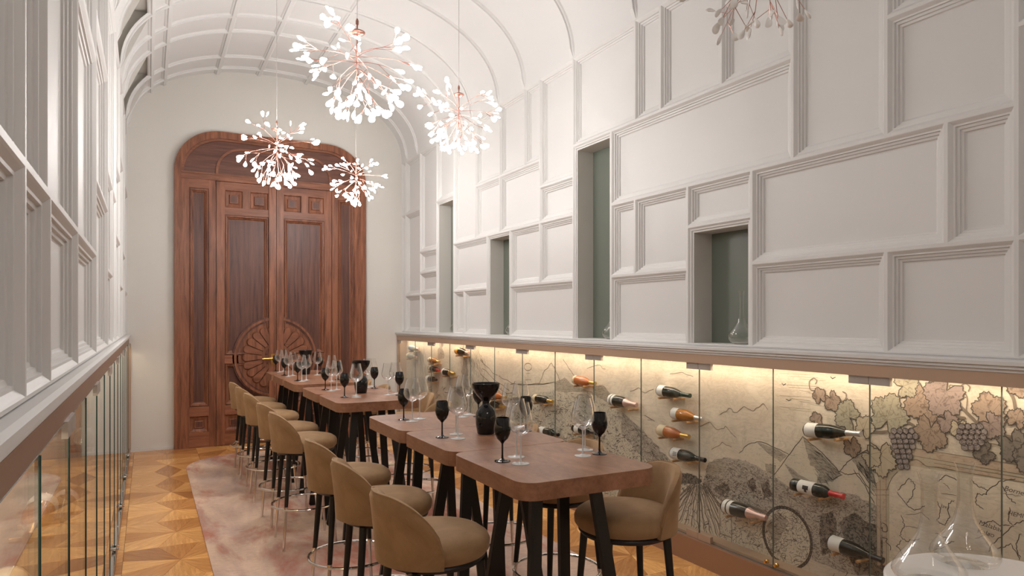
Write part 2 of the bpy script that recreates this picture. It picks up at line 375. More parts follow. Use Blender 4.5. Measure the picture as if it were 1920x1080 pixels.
# ================================================================== DOOR
DC = 1.545
door = struct(link('door_1', None, None, (DC, YB, 0)))
def arch(hw, top, r, z0, n=14):
    pts = [(-hw, z0)]
    for s in (-1, 1):
        for i in range(n + 1):
            a = PI / 2 * i / n
            if s < 0: pts.append((-hw + r - r * math.cos(a), top - r * .95 + r * .95 * math.sin(a)))
            else: pts.append((hw - r + r * math.sin(a), top - r * .95 + r * .95 * math.cos(a)))
    pts.append((hw, z0)); return pts
def band(o, i, y0, y1):
    """strip between two open outlines of equal length, front at y1 (towards -Y)"""
    mb = MB(); n = len(o)
    for (a, b) in zip(range(n - 1), range(1, n)):
        P = [o[a], o[b], i[b], i[a]]
        mb.prism(P, lambda p: (p[0], y0, p[1]), lambda p: (p[0], y1, p[1]))
    return mb
band(arch(1.245, 4.135, .56, 0), arch(1.165, 4.045, .50, 0), 0, -.085).build('frame', M['door_stile'], door)
band(arch(1.165, 4.045, .50, 3.57), arch(1.135, 4.015, .47, 3.57), 0, -.06).build('inner_moulding', M['door_rail'], door)
MB().prism(arch(1.165, 4.045, .50, 3.5), lambda p: (p[0], -.005, p[1]), lambda p: (p[0], -.03, p[1])).build('transom_panel', M['door_top'], door)
tm = band(arch(.755, 3.945, .34, 3.57), arch(.725, 3.92, .32, 3.57), -.025, -.05); tm.build('transom_moulding', M['door_rail'], door)
MB().box(-1.165, 1.165, -.088, -.02, 3.485, 3.575).box(-1.165, 1.165, -.10, -.02, 3.555, 3.575).build('transom_rail', M['door_rail'], door)
DP = [(0, 0), (.004, .012), (.010, .012), (.016, -.006), (.028, -.004), (.034, .020), (.046, .026), (.052, .044), (.06, .046)]
RP = [(0, 0), (.008, 0), (.018, .022), (.06, .034), (.064, .012), (.075, .010)]      # square block with raised centre
FR = -.072                                             # front face of stiles
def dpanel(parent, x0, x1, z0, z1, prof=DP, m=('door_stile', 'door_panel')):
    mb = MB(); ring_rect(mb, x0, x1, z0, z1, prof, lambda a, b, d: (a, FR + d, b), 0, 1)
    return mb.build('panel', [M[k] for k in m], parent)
def sboard(parent, name, x0, x1, z0, z1, y1=FR, k='door_stile'): return MB().box(x0, x1, y1, -.004, z0, z1).build(name, M[k], parent)
for s in (-1, 1):
    def mir(a, b): return (a, b) if s > 0 else (-b, -a)
    # fixed side panel, offsets .755 .. 1.165 from the middle
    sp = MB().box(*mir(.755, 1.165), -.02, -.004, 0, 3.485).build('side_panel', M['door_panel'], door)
    for nm, a, b, z0, z1, y1, k in (('stile', 1.075, 1.165, .0, 3.485, FR, 'door_stile'), ('stile', .757, .84, 0, 3.485, FR, 'door_stile'), ('rail', .84, 1.075, 3.37, 3.485, FR, 'door_rail'),
            ('rail', .84, 1.075, .41, .53, FR - .012, 'door_rail'), ('rail', .84, 1.075, 0, .19, FR - .004, 'door_rail')):
        sboard(sp, nm, *mir(a, b), z0, z1, y1, k)
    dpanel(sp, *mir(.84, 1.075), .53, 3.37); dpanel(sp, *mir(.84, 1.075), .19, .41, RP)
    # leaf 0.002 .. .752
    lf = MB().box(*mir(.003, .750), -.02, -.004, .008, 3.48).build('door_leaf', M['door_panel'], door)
    for nm, a, b, z0, z1, y1, k in (('stile', .65, .750, .008, 3.48, FR, 'door_stile'), ('meeting_stile', .003, .095, .008, 3.48, FR - .022, 'door_stile'), ('rail', .095, .65, 3.38, 3.48, FR, 'door_rail'),
            ('rail', .095, .65, 3.05, 3.14, FR, 'door_rail'), ('stile', .34, .42, 3.14, 3.38, FR, 'door_stile'), ('rail', .48, .65, 1.08, 1.19, FR - .004, 'door_rail'),
            ('rail', .095, .65, .41, .53, FR - .012, 'door_rail'), ('rail', .095, .65, .008, .19, FR - .004, 'door_rail')):
        sboard(lf, nm, *mir(a, b), z0, z1, y1, k)
    for a, b in ((.095, .34), (.42, .65)): dpanel(lf, *mir(a, b), 3.14, 3.38, RP)
    dpanel(lf, *mir(.095, .65), 1.19, 3.05); dpanel(lf, *mir(.095, .65), .53, 1.08); dpanel(lf, *mir(.095, .36), .19, .41, RP); dpanel(lf, *mir(.36, .65), .19, .41, RP)
    # half rosette
    rz = 1.155
    def arcpts(r, n=30): return [(s * r * math.sin(PI * i / n), rz + r * math.cos(PI * i / n)) for i in range(n + 1)]
    disc = MB(); pts = arcpts(.53); disc.prism(pts if s > 0 else pts[::-1], lambda p: (p[0], -.03, p[1]), lambda p: (p[0], FR + .008, p[1]))
    disc.build('rosette_disc', M['door_stile'], lf)
    for r0, r1, y1 in ((.485, .555, FR - .004), (.505, .535, FR - .016)):
        band(arcpts(r1), arcpts(r0), -.03, y1).build('rosette_ring', M['door_panel'] if r0 < .5 else M['door_stile'], lf)
    band(arcpts(.19), arcpts(.150), -.03, FR - .008).build('rosette_hub', M['door_stile'], lf)
    for i in range(11):
        a = PI * (i + .5) / 11; mb = MB(); prof = []
        for q in range(7):                              # capsule outline of one flute
            b = -PI / 2 + PI * q / 6; hw = .0575; prof.append((.395 + .05 * math.cos(b), hw * math.sin(b)))
        out = [(.19, -.026)] + prof + [(.19, .026)]
        ca, sa = math.sin(a), math.cos(a)
        def tr(p, y, k=1): r, w = p; w *= k; return (s * (r * ca + w * sa), y, rz + r * sa - w * ca)
        nO = len(out); vs = [tr(p, FR + .009, .97) for p in out] + [tr((.21 + (p[0] - .21) * .93, p[1]), FR - .018, .84) for p in out]
        mb.add(vs, [tuple(range(nO, 2 * nO))] + [(k, (k + 1) % nO, nO + (k + 1) % nO, nO + k) for k in range(nO)])
        mb.build('petal', M['door_stile'] if i % 2 else M['door_rail'], lf)
    if s < 0:
        hd = MB().tube([(-.05, FR - .02, 1.14), (-.05, FR - .065, 1.14), (-.19, FR - .068, 1.135)], .013, 8)
        hd.box(-.075, -.025, FR - .03, FR - .02, 1.05, 1.2); tag(hd.build('handle', M['gold'], lf), 'polished brass lever handle')
# ================================================================== WINE CABINETS
def muralmat():
    m = mat('engraved_mural', (.6, .5, .38), .6); b = bsdf(m)
    v = coords(m, (1, 1, 1)); f = noise(m, v, 1.6, 5, .6, .6)
    r = ramp(m, [(.3, (.60, .505, .405)), (.55, (.72, .625, .51)), (.75, (.79, .70, .585))]); lk(m, f, r.inputs[0])
    # faint clouds and etched strokes
    g = noise(m, coords(m, (1, 2.2, 5)), 2.2, 8, .72, 1.2); r2 = ramp(m, [(.46, (1, 1, 1)), (.5, (.80, .78, .76)), (.54, (1, 1, 1))]); lk(m, g, r2.inputs[0])
    c = mix(m, .75, r.outputs[0], r2.outputs[0], 'MULTIPLY')
    h = noise(m, coords(m, (1, 3, 90)), 2.5, 3, .6, .3); r3 = ramp(m, [(.36, (.86, .85, .83)), (.46, (1, 1, 1))]); lk(m, h, r3.inputs[0])
    c = mix(m, .6, c, r3.outputs[0], 'MULTIPLY'); lk(m, c, b.inputs['Base Color']); return m
M['mural'] = muralmat()
def etched(name, lo, hi, scale=(1, 14, 14), ns=6, cut=.5, dist=1.5):
    m = mat(name, hi, .6); f = noise(m, coords(m, scale), ns, 6, .7, dist)
    r = ramp(m, [(cut - .05, lo), (cut + .03, hi)]); lk(m, f, r.inputs[0]); lk(m, r.outputs[0], bsdf(m).inputs['Base Color']); return m
INK = (.075, .06, .05)
M['etch_town'] = etched('etched_town', (.17, .14, .115), (.64, .56, .45), (1, 6, 6), 6, .44, 2.5)
M['etch_hill'] = etched('etched_hill', (.17, .14, .12), (.50, .43, .355), (1, 8, 16), 6, .48)
M['etch_dark'] = etched('etched_dark', (.055, .045, .038), (.27, .22, .18), (1, 10, 10), 5, .5)
M['etch_light'] = etched('etched_light', (.46, .39, .305), (.66, .57, .455), (1, 6, 22), 5, .42)
M['etch_shade'] = etched('etched_shade', (.22, .185, .15), (.46, .39, .31), (1, 5, 34), 5, .48)
M['leaf_green'] = etched('leaf_green', (.23, .205, .145), (.40, .36, .27), (1, 10, 10), 3, .45)
M['leaf_brown'] = etched('leaf_brown', (.20, .14, .105), (.36, .265, .20), (1, 10, 10), 3, .45)
M['leaf_dark'] = etched('leaf_dark', (.10, .085, .072), (.23, .195, .165), (1, 10, 10), 3, .45)
M['leaf_mauve'] = etched('leaf_mauve', (.19, .14, .125), (.33, .25, .22), (1, 10, 10), 3, .45)
M['leaf_pale'] = etched('leaf_pale', (.36, .29, .21), (.50, .42, .31), (1, 10, 10), 3, .4)
M['grape'] = etched('grape_print', (.20, .165, .16), (.34, .285, .27), (1, 14, 14), 4, .5)
M['ink'] = mat('ink', INK, .7); M['ink_soft'] = mat('ink_soft', (.21, .165, .125), .7)
M['stone'] = etched('stone_print', (.40, .29, .21), (.52, .40, .30), (1, 4, 12), 4, .45)
def cabinet(name, label, Xg, Xm, sgn, seams, loc):
    """sgn +1: glass faces -X (right wall)"""
    o = thing(name, loc, label, 'wine cabinet')
    xa, xb = sorted((Xm, Xm + sgn * .03))
    mu = MB().box(xa, xb, YF + .01, YB - .002, .166 if sgn > 0 else .036, 1.42).build('mural', M['mural'], o)
    f0, f1 = sorted((Xg - sgn * (.024 if sgn > 0 else -.002), Xg + sgn * .012))
    fa = MB().box(f0, f1, YF + .01, YB - .002, 1.362, 1.423)
    fa.build('fascia', M['fascia' if sgn > 0 else 'fascia_left'], o)
    e0, e1 = sorted((Xg - sgn * .02, Xm)); MB().box(e0, e1, YB - .03, YB - .003, .166 if sgn > 0 else .036, 1.361).build('end_post', M['fascia'], o)
    zb0 = .168 if sgn > 0 else .04
    if sgn > 0:
        MB().box(3.322, 3.42, YF + .01, YB - .03, .1655, .178).build('bottom_shelf', M['fascia'], o)
    g0, g1 = sorted((Xg, Xg + sgn * .009))
    for i, (a, b) in enumerate(zip(seams, seams[1:])):
        a2, b2 = min(a, b) + .0015, max(a, b) - .0015
        mb = MB().box(g0, g1, a2, b2, zb0, 1.362); mb.mi = [1, 1, 1, 0, 1, 0]
        gd = mb.build('glass_door', [M['pane'], M['glass_edge']], o)
        if sgn < 0: MB().box(Xg - .0005, Xg + .0028, a2 - .0005, a2 + .0045, zb0 + .018, 1.36).build('edge_strip', M['seal'], gd)
        hinge = 1 if i % 2 == 0 else -1                   # clamps meet in pairs at every second seam
        ya = b2 if hinge > 0 else a2; y0, y1 = sorted((ya, ya - hinge * .112))
        c0, c1 = sorted((Xg - sgn * .008, Xg + sgn * .017))
        MB().box(c0, c1, y0, y1, 1.318, 1.366).build('hinge_clamp', M['clamp'], gd)
        if sgn > 0: MB().box(c0, c1, y0, y1, zb0 - .001, zb0 + .042).build('foot_clamp', M['fascia'], gd)
        yk = (a2 + .035) if hinge > 0 else (b2 - .035)
        kn = MB().lathe([(0, 0), (.012, 0), (.013, .012), (.008, .016), (.008, .03), (0, .03)], 10, 'x'); kn.v = [(Xg - sgn * p[0] , yk + p[1], zb0 + .03 + p[2]) for p in kn.v]
        kn.build('knob', M['gold'] if sgn > 0 else M['chrome'], gd, True)
    return o, mu
seR = [1.63 + .62 * k for k in range(-6, 13)] + [YB - .034]; seR = [YB - .034] + [y for y in reversed([2.25 + .62 * k for k in range(-7, 12)])]
cabR, murR = cabinet('wine_cabinet', 'long glazed wine cabinet with a printed landscape mural along the right wall', XGR, XMR, 1, seR, (0, 0, 0))
seL = [YB - .034] + [y for y in reversed([2.39 + .62 * k for k in range(-7, 12)])]
cabL, murL = cabinet('wine_cabinet', 'glazed wine cabinet low on the left wall reflecting the parquet floor', XGL, XML, -1, seL, (0, 0, 0))
MB().box(-.2175, -.192, YF + .01, YB - .04, .0355, .052).build('bottom_rail', M['chrome'], cabL)
# ---- printed picture on the right mural: thin inked shapes, a fraction of a millimetre proud of the board
LAY = [0]
def mpx(pts): return [onX(u, v, XMR) for u, v in pts]
def printed(name, polys, m, parent=murR, raw=False):
    """filled flat shapes; polys in photo pixels (raw: in (Y, z))"""
    LAY[0] += 1; x = XMR - .0006 - LAY[0] * .00004; mb = MB()
    for p in polys:
        q = p if raw else mpx(p)
        mb.add([(x, a, max(.179, b)) for a, b in q], [tuple(range(len(q)))])
    return mb.build(name, M[m], parent)
def inked(name, lines, w, m='ink', parent=murR, raw=False):
    LAY[0] += 1; x = XMR - .0006 - LAY[0] * .00004; mb = MB()
    for l in lines:
        q = [Vector(p) for p in (l if raw else mpx(l))]
        L, R = [], []
        for i, p in enumerate(q):
            t = (q[min(i + 1, len(q) - 1)] - q[max(i - 1, 0)])
            if t.length < 1e-6: t = Vector((1, 0))
            t.normalize(); nrm = Vector((-t.y, t.x)) * w / 2 * (1 if 0 < i < len(q) - 1 else .5); L.append(p + nrm); R.append(p - nrm)
        vs = [(x, p.x, max(.179, p.y)) for p in L + R]; n = len(q)
        mb.add(vs, [(i, i + 1, n + i + 1, n + i) for i in range(n - 1)])
    return mb.build(name, M[m], parent)
def curve(pts, n=6):                                      # Catmull-Rom through pixel points
    P = [pts[0]] + list(pts) + [pts[-1]]; out = []
    for i in range(1, len(P) - 2):
        for k in range(n):
            t = k / n; a, b, c, d = P[i - 1], P[i], P[i + 1], P[i + 2]
            out.append(tuple(.5 * (2 * b[j] + (c[j] - a[j]) * t + (2 * a[j] - 5 * b[j] + 4 * c[j] - d[j]) * t * t + (3 * b[j] - a[j] - 3 * c[j] + d[j]) * t ** 3) for j in (0, 1)))
    return out + [pts[-1]]
def rough(pts, amp, n=8, seed=1):
    rr = random.Random(seed); out = []
    for a, b in zip(pts, pts[1:]):
        for k in range(n): t = k / n; out.append((a[0] + (b[0] - a[0]) * t + rr.uniform(-amp, amp), a[1] + (b[1] - a[1]) * t + rr.uniform(-amp, amp)))
    return out + [pts[-1]]
# hills and town in the middle
town = [(962, 748), (1000, 738), (1040, 732), (1075, 738), (1110, 734), (1135, 752), (1165, 772), (1200, 800), (1240, 850), (1285, 900), (1330, 950), (1332, 998), (1250, 978), (1150, 935), (1050, 890), (1000, 868), (960, 850)]
printed('hillside_print', [rough(town[:12], 2, 5, 3) + town[12:]], 'etch_town')
printed('hillside_print', [rough([(1040, 718), (1058, 708), (1075, 722), (1110, 735), (1060, 736), (1040, 732)], 1, 4, 4), rough([(1112, 722), (1130, 722), (1148, 742), (1160, 758), (1135, 752), (1112, 738)], 1, 4, 5)], 'etch_shade')
printed('hillside_print', [rough([(1165, 772), (1200, 800), (1225, 830), (1262, 868), (1300, 905), (1325, 935), (1300, 945), (1250, 900), (1205, 855), (1165, 815)], 2, 5, 6)], 'etch_hill')
printed('hillside_print', [rough([(880, 742), (905, 725), (940, 738), (975, 742), (1000, 752), (980, 850), (900, 800), (860, 770)], 2, 5, 7)], 'etch_town')
inked('slope_line', [curve(rough(p, 1.2, 4, i)) for i, p in enumerate([[(893, 668), (925, 700), (960, 718), (1000, 722), (1040, 716)], [(905, 690), (930, 715), (955, 732)], [(1055, 672), (1066, 690), (1082, 712)], [(1010, 722), (1022, 695), (1034, 680), (1044, 700), (1050, 715)], [(960, 720), (985, 722), (1030, 718)], [(900, 700), (925, 722), (948, 736), (965, 740)]])], .007, 'ink_soft')
inked('far_tower', [[(990 + 7 * math.cos(a * PI / 6), 688 + 7 * math.sin(a * PI / 6)) for a in range(13)], [(990, 695), (990, 712)], [(986, 700), (994, 700)], [(985, 712), (996, 712)]], .007, 'ink_soft')
# tall trees and columns at the far end
printed('tree_print', [rough([(771, 700), (774, 658), (785, 645), (796, 650), (800, 680), (800, 742), (774, 745)], 1.5, 5, 8)], 'etch_light')
for sd, (u0, u1, v0, v1) in enumerate([(774, 800, 650, 745), (866, 880, 672, 760), (893, 897, 660, 730), (932, 936, 660, 730), (822, 832, 640, 672)]):
    printed('tree_print', [rough([(u0, v1), (u0 + 2, v0), (u1 - 2, v0), (u1, v1)], 2.5, 7, 20 + sd)], 'etch_hill' if sd in (1, 4) else 'etch_light')
inked('trunk_line', [curve(rough([(u, 650), (u + rr * 2, 690), (u - rr, 745)], 1.2, 4, int(u))) for u, rr in ((776, 1), (781, -1), (786, 1), (790, 1), (795, -1), (868, 1), (872, 2), (877, -1), (904, 3))], .005, 'ink_soft')
printed('foliage_print', [rough([(798, 735), (815, 722), (840, 728), (868, 722), (885, 738), (862, 762), (810, 765)], 3, 5, 31), rough([(875, 660), (890, 640), (906, 650), (915, 668), (900, 676)], 3, 4, 33)], 'etch_light')
# birds, clouds
inked('bird_print', [[(1208, 778), (1216, 783), (1228, 790)], [(1214, 787), (1222, 788)], [(1466, 718), (1469, 722), (1474, 719)], [(1557, 706), (1561, 710), (1567, 707)], [(1474, 748), (1479, 751), (1484, 749)]], .006)
inked('cloud_print', [curve(rough(p, 1.5, 3, i + 50)) for i, p in enumerate([[(1350, 778), (1368, 766), (1380, 774), (1395, 762), (1412, 770), (1430, 758), (1440, 768)], [(1310, 800), (1330, 792), (1345, 806), (1362, 800), (1380, 820)], [(1180, 735), (1196, 728), (1210, 738), (1226, 730)], [(1100, 690), (1120, 684), (1136, 692)], [(1255, 702), (1280, 698), (1300, 706)], [(1335, 842), (1355, 830), (1372, 838)]])], .004, 'ink_soft')
inked('sky_stroke', [[(1462 + i % 4 * 18, 700 + i * 5.2), (1520 + i % 3 * 14, 703 + i * 5.4)] for i in range(14)], .0022, 'ink_soft')
# mountains
printed('mountain_print', [rough([(1386, 850), (1404, 832), (1428, 828), (1446, 836), (1480, 852), (1470, 882), (1440, 905), (1400, 880)], 1.5, 5, 9)], 'etch_light')
printed('mountain_print', [rough([(1440, 905), (1478, 856), (1506, 818), (1540, 848), (1574, 884), (1592, 864), (1632, 840), (1652, 880), (1655, 965), (1590, 955), (1500, 925)], 1.5, 5, 10)], 'etch_light')
printed('mountain_print', [rough([(1506, 819), (1522, 832), (1545, 858), (1578, 888), (1562, 902), (1532, 906), (1536, 884), (1520, 872), (1512, 846)], 1.5, 4, 11), rough([(1420, 830), (1448, 838), (1478, 853), (1464, 866), (1440, 850)], 1.2, 4, 12), rough([(1598, 862), (1632, 842), (1640, 870), (1638, 905), (1616, 885)], 1.5, 4, 13), rough([(1436, 868), (1456, 872), (1452, 900), (1438, 902)], 1.5, 4, 14), rough([(1470, 870), (1500, 890), (1530, 908), (1490, 902)], 1.2, 4, 15)], 'etch_shade')
inked('ridge_line', [rough(p, 1.0, 6, i + 70) for i, p in enumerate([[(1440, 905), (1478, 856), (1506, 818), (1540, 848), (1574, 884), (1592, 864), (1632, 840)], [(1386, 850), (1404, 832), (1428, 828), (1480, 852)], [(1574, 884), (1590, 890), (1610, 888), (1640, 930)], [(1560, 900), (1580, 890)], [(1600, 880), (1625, 915), (1640, 945)], [(1606, 872), (1630, 905)], [(1612, 868), (1636, 898)]])], .0045)
# dark wooded hill, vineyard rows
printed('wooded_hill', [rough([(1318, 905), (1330, 868), (1358, 858), (1392, 862), (1425, 876), (1460, 900), (1505, 930), (1545, 962), (1560, 990), (1500, 1000), (1400, 962), (1330, 948)], 2, 5, 16)], 'etch_hill')
printed('wooded_hill', [rough([(1322, 880), (1340, 862), (1370, 858), (1352, 885), (1335, 890)], 1.5, 4, 17)], 'etch_shade')
printed('tree_print', [rough(p, 2.2, 4, 80 + i) for i, p in enumerate([[(1262, 905), (1280, 885), (1300, 890), (1318, 905), (1300, 918), (1270, 916)], [(1400, 905), (1412, 893), (1420, 912), (1408, 925)], [(1428, 908), (1440, 900), (1448, 930), (1434, 935)], [(1340, 915), (1358, 905), (1372, 918), (1352, 930)]])], 'etch_dark')
printed('vineyard_print', [[(1250, 905), (1310, 908), (1360, 945), (1400, 1000), (1420, 1036), (1340, 1006), (1250, 972)]], 'etch_light')
inked('vine_row', [rough([(1296 + i * 2.0, 908), (1234 + i * 12.5, 968 + i * 4.7)], 1.3, 9, 90 + i) for i in range(15)], .010, 'ink_soft')
inked('vine_row', [rough([(1297 + i * 2.0, 910), (1238 + i * 12.5, 970 + i * 4.7)], 1.6, 8, 110 + i) for i in range(15)], .004)
# barrel, harvest figures, dark foreground
printed('foreground_print', [rough([(1348, 950), (1372, 948), (1440, 985), (1470, 1045), (1420, 1036), (1350, 1008)], 2, 5, 18)], 'etch_town')
inked('fence_print', [[(1350, 948), (1350, 1004)], [(1350, 1000), (1372, 1008)], [(1372, 950), (1372, 1018)], [(1372, 938), (1410, 950), (1445, 962)], [(1374, 940), (1412, 953), (1446, 966)]], .012, 'ink_soft')
printed('foreground_print', [rough([(1490, 935), (1550, 925), (1600, 925), (1645, 950), (1668, 990), (1700, 1050), (1712, 1079), (1600, 1079), (1520, 1050), (1500, 990)], 2.5, 5, 19)], 'etch_hill')
printed('foreground_print', [rough([(1540, 965), (1562, 958), (1570, 985), (1558, 1035), (1542, 1042), (1536, 1000)], 1.5, 4, 21), rough([(1572, 980), (1600, 962), (1640, 985), (1665, 1030), (1692, 1079), (1610, 1079), (1590, 1040)], 2.5, 4, 22)], 'etch_dark')
def ell(cu, cv, ru, rv, n=40, k=0): return [(cu + ru * math.cos(2 * PI * i / n) + k * math.sin(2 * PI * i / n), cv + rv * math.sin(2 * PI * i / n)) for i in range(n)]
printed('barrel_print', [ell(1477, 1008, 46, 60, k=12)], 'ink'); printed('barrel_print', [ell(1477, 1008, 41, 54, k=11)], 'etch_town')
printed('barrel_print', [rough([(1436, 985), (1460, 960), (1478, 975), (1462, 1010), (1450, 1020)], 1.5, 4, 23)], 'etch_shade'); printed('barrel_print', [ell(1487, 1046, 13, 17, k=5)], 'etch_light')
inked('barrel_stud', [[(1477 + 43.5 * math.cos(a) + 11.5 * math.sin(a), 1008 + 57 * math.sin(a)), (1478.4 + 43.5 * math.cos(a) + 11.5 * math.sin(a), 1008.5 + 57 * math.sin(a))] for a in [2 * PI * i / 44 for i in range(44)]], .004, 'leaf_pale')
def strokes(name, poly, n, L, w, seed, ang=None, m='ink', clus=0):
    rr = random.Random(seed); us = [p[0] for p in poly]; vs = [p[1] for p in poly]; out = []
    def inside(u, v):
        c = False; j = len(poly) - 1
        for i in range(len(poly)):
            if (poly[i][1] > v) != (poly[j][1] > v) and u < (poly[j][0] - poly[i][0]) * (v - poly[i][1]) / (poly[j][1] - poly[i][1]) + poly[i][0]: c = not c
            j = i
        return c
    t = 0
    while len(out) < n and t < n * 8:
        t += 1; u, v = rr.uniform(min(us), max(us)), rr.uniform(min(vs), max(vs))
        if not inside(u, v): continue
        a = rr.uniform(0, PI) if ang is None else ang + rr.uniform(-.35, .35); l = L * rr.uniform(.5, 1.4)
        out.append([(u, v), (u + l * .5 * math.cos(a) + rr.uniform(-1, 1), v + l * .5 * math.sin(a) + rr.uniform(-1, 1)), (u + l * math.cos(a), v + l * math.sin(a))])
    inked(name, out, w, m)
strokes('etch_stroke', town, 420, 7, .0050, 301); strokes('etch_stroke', town, 260, 12, .0035, 302, .9, 'ink_soft'); strokes('etch_stroke', [(960, 770), (1060, 745), (1160, 800), (1230, 870), (1100, 890), (1000, 860)], 240, 5, .0065, 303)
strokes('etch_stroke', [(1330, 870), (1392, 865), (1460, 902), (1540, 965), (1500, 995), (1400, 960), (1330, 945)], 130, 14, .0024, 304, .6); strokes('etch_stroke', [(1262, 890), (1310, 885), (1440, 915), (1448, 935), (1330, 930), (1262, 918)], 150, 6, .005, 305)
strokes('etch_stroke', [(1500, 940), (1640, 955), (1700, 1070), (1560, 1075), (1510, 1020)], 150, 9, .0028, 306); strokes('etch_stroke', ell(1477, 1008, 40, 52, k=11), 140, 9, .003, 307); strokes('etch_stroke', [(1350, 952), (1440, 985), (1465, 1040), (1352, 1005)], 120, 8, .003, 308)
strokes('etch_stroke', [(800, 725), (960, 715), (990, 760), (980, 850), (900, 800), (800, 765)], 220, 7, .006, 309); strokes('etch_stroke', [(770, 650), (800, 650), (802, 745), (772, 745)], 70, 22, .006, 310, 1.57, 'ink_soft'); strokes('etch_stroke', [(860, 640), (910, 650), (905, 760), (865, 760)], 70, 16, .006, 311, 1.4, 'ink_soft')
strokes('etch_stroke', [(1512, 826), (1575, 884), (1560, 900), (1534, 902), (1520, 870)], 60, 12, .0022, 312, .8); strokes('etch_stroke', [(1600, 865), (1632, 845), (1645, 930), (1616, 888)], 60, 14, .0022, 313, 1.0); strokes('etch_stroke', [(1180, 785), (1225, 830), (1310, 930), (1250, 900)], 90, 14, .003, 314, .9)
# map in a stone frame
printed('map_paper', [[(1645, 870), (1700, 848), (1912, 884), (2060, 912), (2060, 1300), (1665, 1200)]], 'leaf_pale')
M['map'] = M['mural']
printed('map_paper', [[(1668, 900), (1700, 872), (1912, 905), (2060, 935), (2060, 1300), (1668, 1200)]], 'mural')
printed('frame_print', [[(1698, 838), (1912, 872), (2060, 898), (2060, 916), (1912, 889), (1704, 853)], [(1700, 862), (1730, 864), (1735, 872), (1700, 874)], [(1752, 868), (1912, 895), (1912, 903), (1752, 876)], [(1644, 905), (1651, 900), (1652, 1060), (1645, 1060)], [(1655, 897), (1662, 892), (1663, 1060), (1656, 1060)]], 'stone')
printed('frame_print', [[(1736, 850), (1743, 851), (1743, 876), (1736, 875)], [(1746, 852), (1753, 853), (1753, 878), (1746, 877)]], 'leaf_pale')
inked('frame_line', [[(1704, 853), (1912, 889), (2060, 916)], [(1700, 838), (1912, 872), (2060, 898)], [(1752, 876), (1912, 903), (2060, 930)], [(1752, 868), (1912, 895), (2060, 922)], [(1651, 900), (1652, 1060)], [(1662, 892), (1663, 1060)], [(1644, 905), (1645, 1060)], curve([(1663, 920), (1672, 898), (1684, 884)]), [(1640, 918), (1668, 918)], [(1640, 928), (1668, 928)], curve([(1700, 866), (1720, 862), (1738, 874), (1760, 876), (1790, 882)])], .0045, 'ink_soft')
rr_ = random.Random(5)
coast = [[(1683, 920), (1705, 897), (1716, 908), (1712, 930), (1700, 945), (1683, 922)], [(1700, 945), (1716, 958), (1735, 948)], [(1758, 902), (1775, 890), (1795, 900)], [(1758, 940), (1765, 960), (1757, 978), (1772, 985), (1780, 970), (1778, 945), (1790, 938)], [(1822, 900), (1835, 912), (1852, 918), (1875, 903), (1905, 898)], [(1852, 918), (1850, 928), (1832, 925), (1830, 945), (1845, 955)], [(1690, 965), (1696, 985), (1688, 1005), (1700, 1015), (1725, 1010)], [(1690, 1012), (1682, 1025), (1700, 1050)], [(1755, 1000), (1775, 1008), (1770, 1020), (1790, 1015)], [(1895, 950), (1890, 975), (1900, 985), (1885, 1000), (1860, 1020), (1855, 1035)], [(1900, 985), (1920, 975), (1940, 985)], [(1870, 1030), (1895, 1020), (1915, 1045)], [(1878, 905), (1890, 930), (1905, 945)], [(1915, 1000), (1905, 1020), (1912, 1050)], [(1840, 985), (1862, 975), (1875, 985), (1895, 985)], [(1950, 930), (1965, 960), (1945, 1000), (1970, 1040)]]
inked('map_coast', [rough(p, 1.7, 7, 130 + i) for i, p in enumerate(coast)], .0038)
inked('map_river', [rough(p, 1.5, 6, 160 + i) for i, p in enumerate([[(1700, 965), (1730, 962), (1745, 975)], [(1695, 985), (1725, 990)], [(1770, 905), (1782, 918)], [(1765, 925), (1795, 930)], [(1830, 1010), (1860, 1000)], [(1750, 1032), (1775, 1025)], [(1880, 925), (1915, 930)]])], .003, 'ink_soft')
inked('map_scroll', [curve([(1655, 980), (1663, 985), (1664, 996), (1656, 996), (1655, 988)]), curve([(1654, 1008), (1664, 1010), (1662, 1016), (1670, 1024), (1670, 1032)])], .004)
def map_word(txt, u, v, size, rot=0):
    cu = bpy.data.curves.new('map_lettering', 'FONT'); cu.body = txt; cu.size = size; cu.shear = .25; cu.align_x = 'CENTER'
    tmp = bpy.data.objects.new('tmp', cu); C.objects.link(tmp); me = bpy.data.meshes.new_from_object(tmp.evaluated_get(bpy.context.evaluated_depsgraph_get())); bpy.data.objects.remove(tmp); me.materials.clear(); me.materials.append(M['ink'])
    o = link('map_lettering', me, murR); y, z = onX(u, v, XMR); LAY[0] += 1
    o.location = (XMR - .0006 - LAY[0] * .00004, y, z); o.rotation_euler = (PI / 2 + 0, 0, -PI / 2)
    o.rotation_euler = (Matrix.Rotation(-PI / 2, 4, 'Z') @ Matrix.Rotation(PI / 2, 4, 'X') @ Matrix.Rotation(rot, 4, 'Z')).to_euler()
for wd in (('Malabai', 1856, 990, .032, -.1), ('Kalao', 1848, 1003, .032, -.06), ('Borneo', 1905, 925, .032, -.1), ('HEMI', 1904, 968, .028, 0), ('Java', 1772, 953, .026, 0)): map_word(*wd)
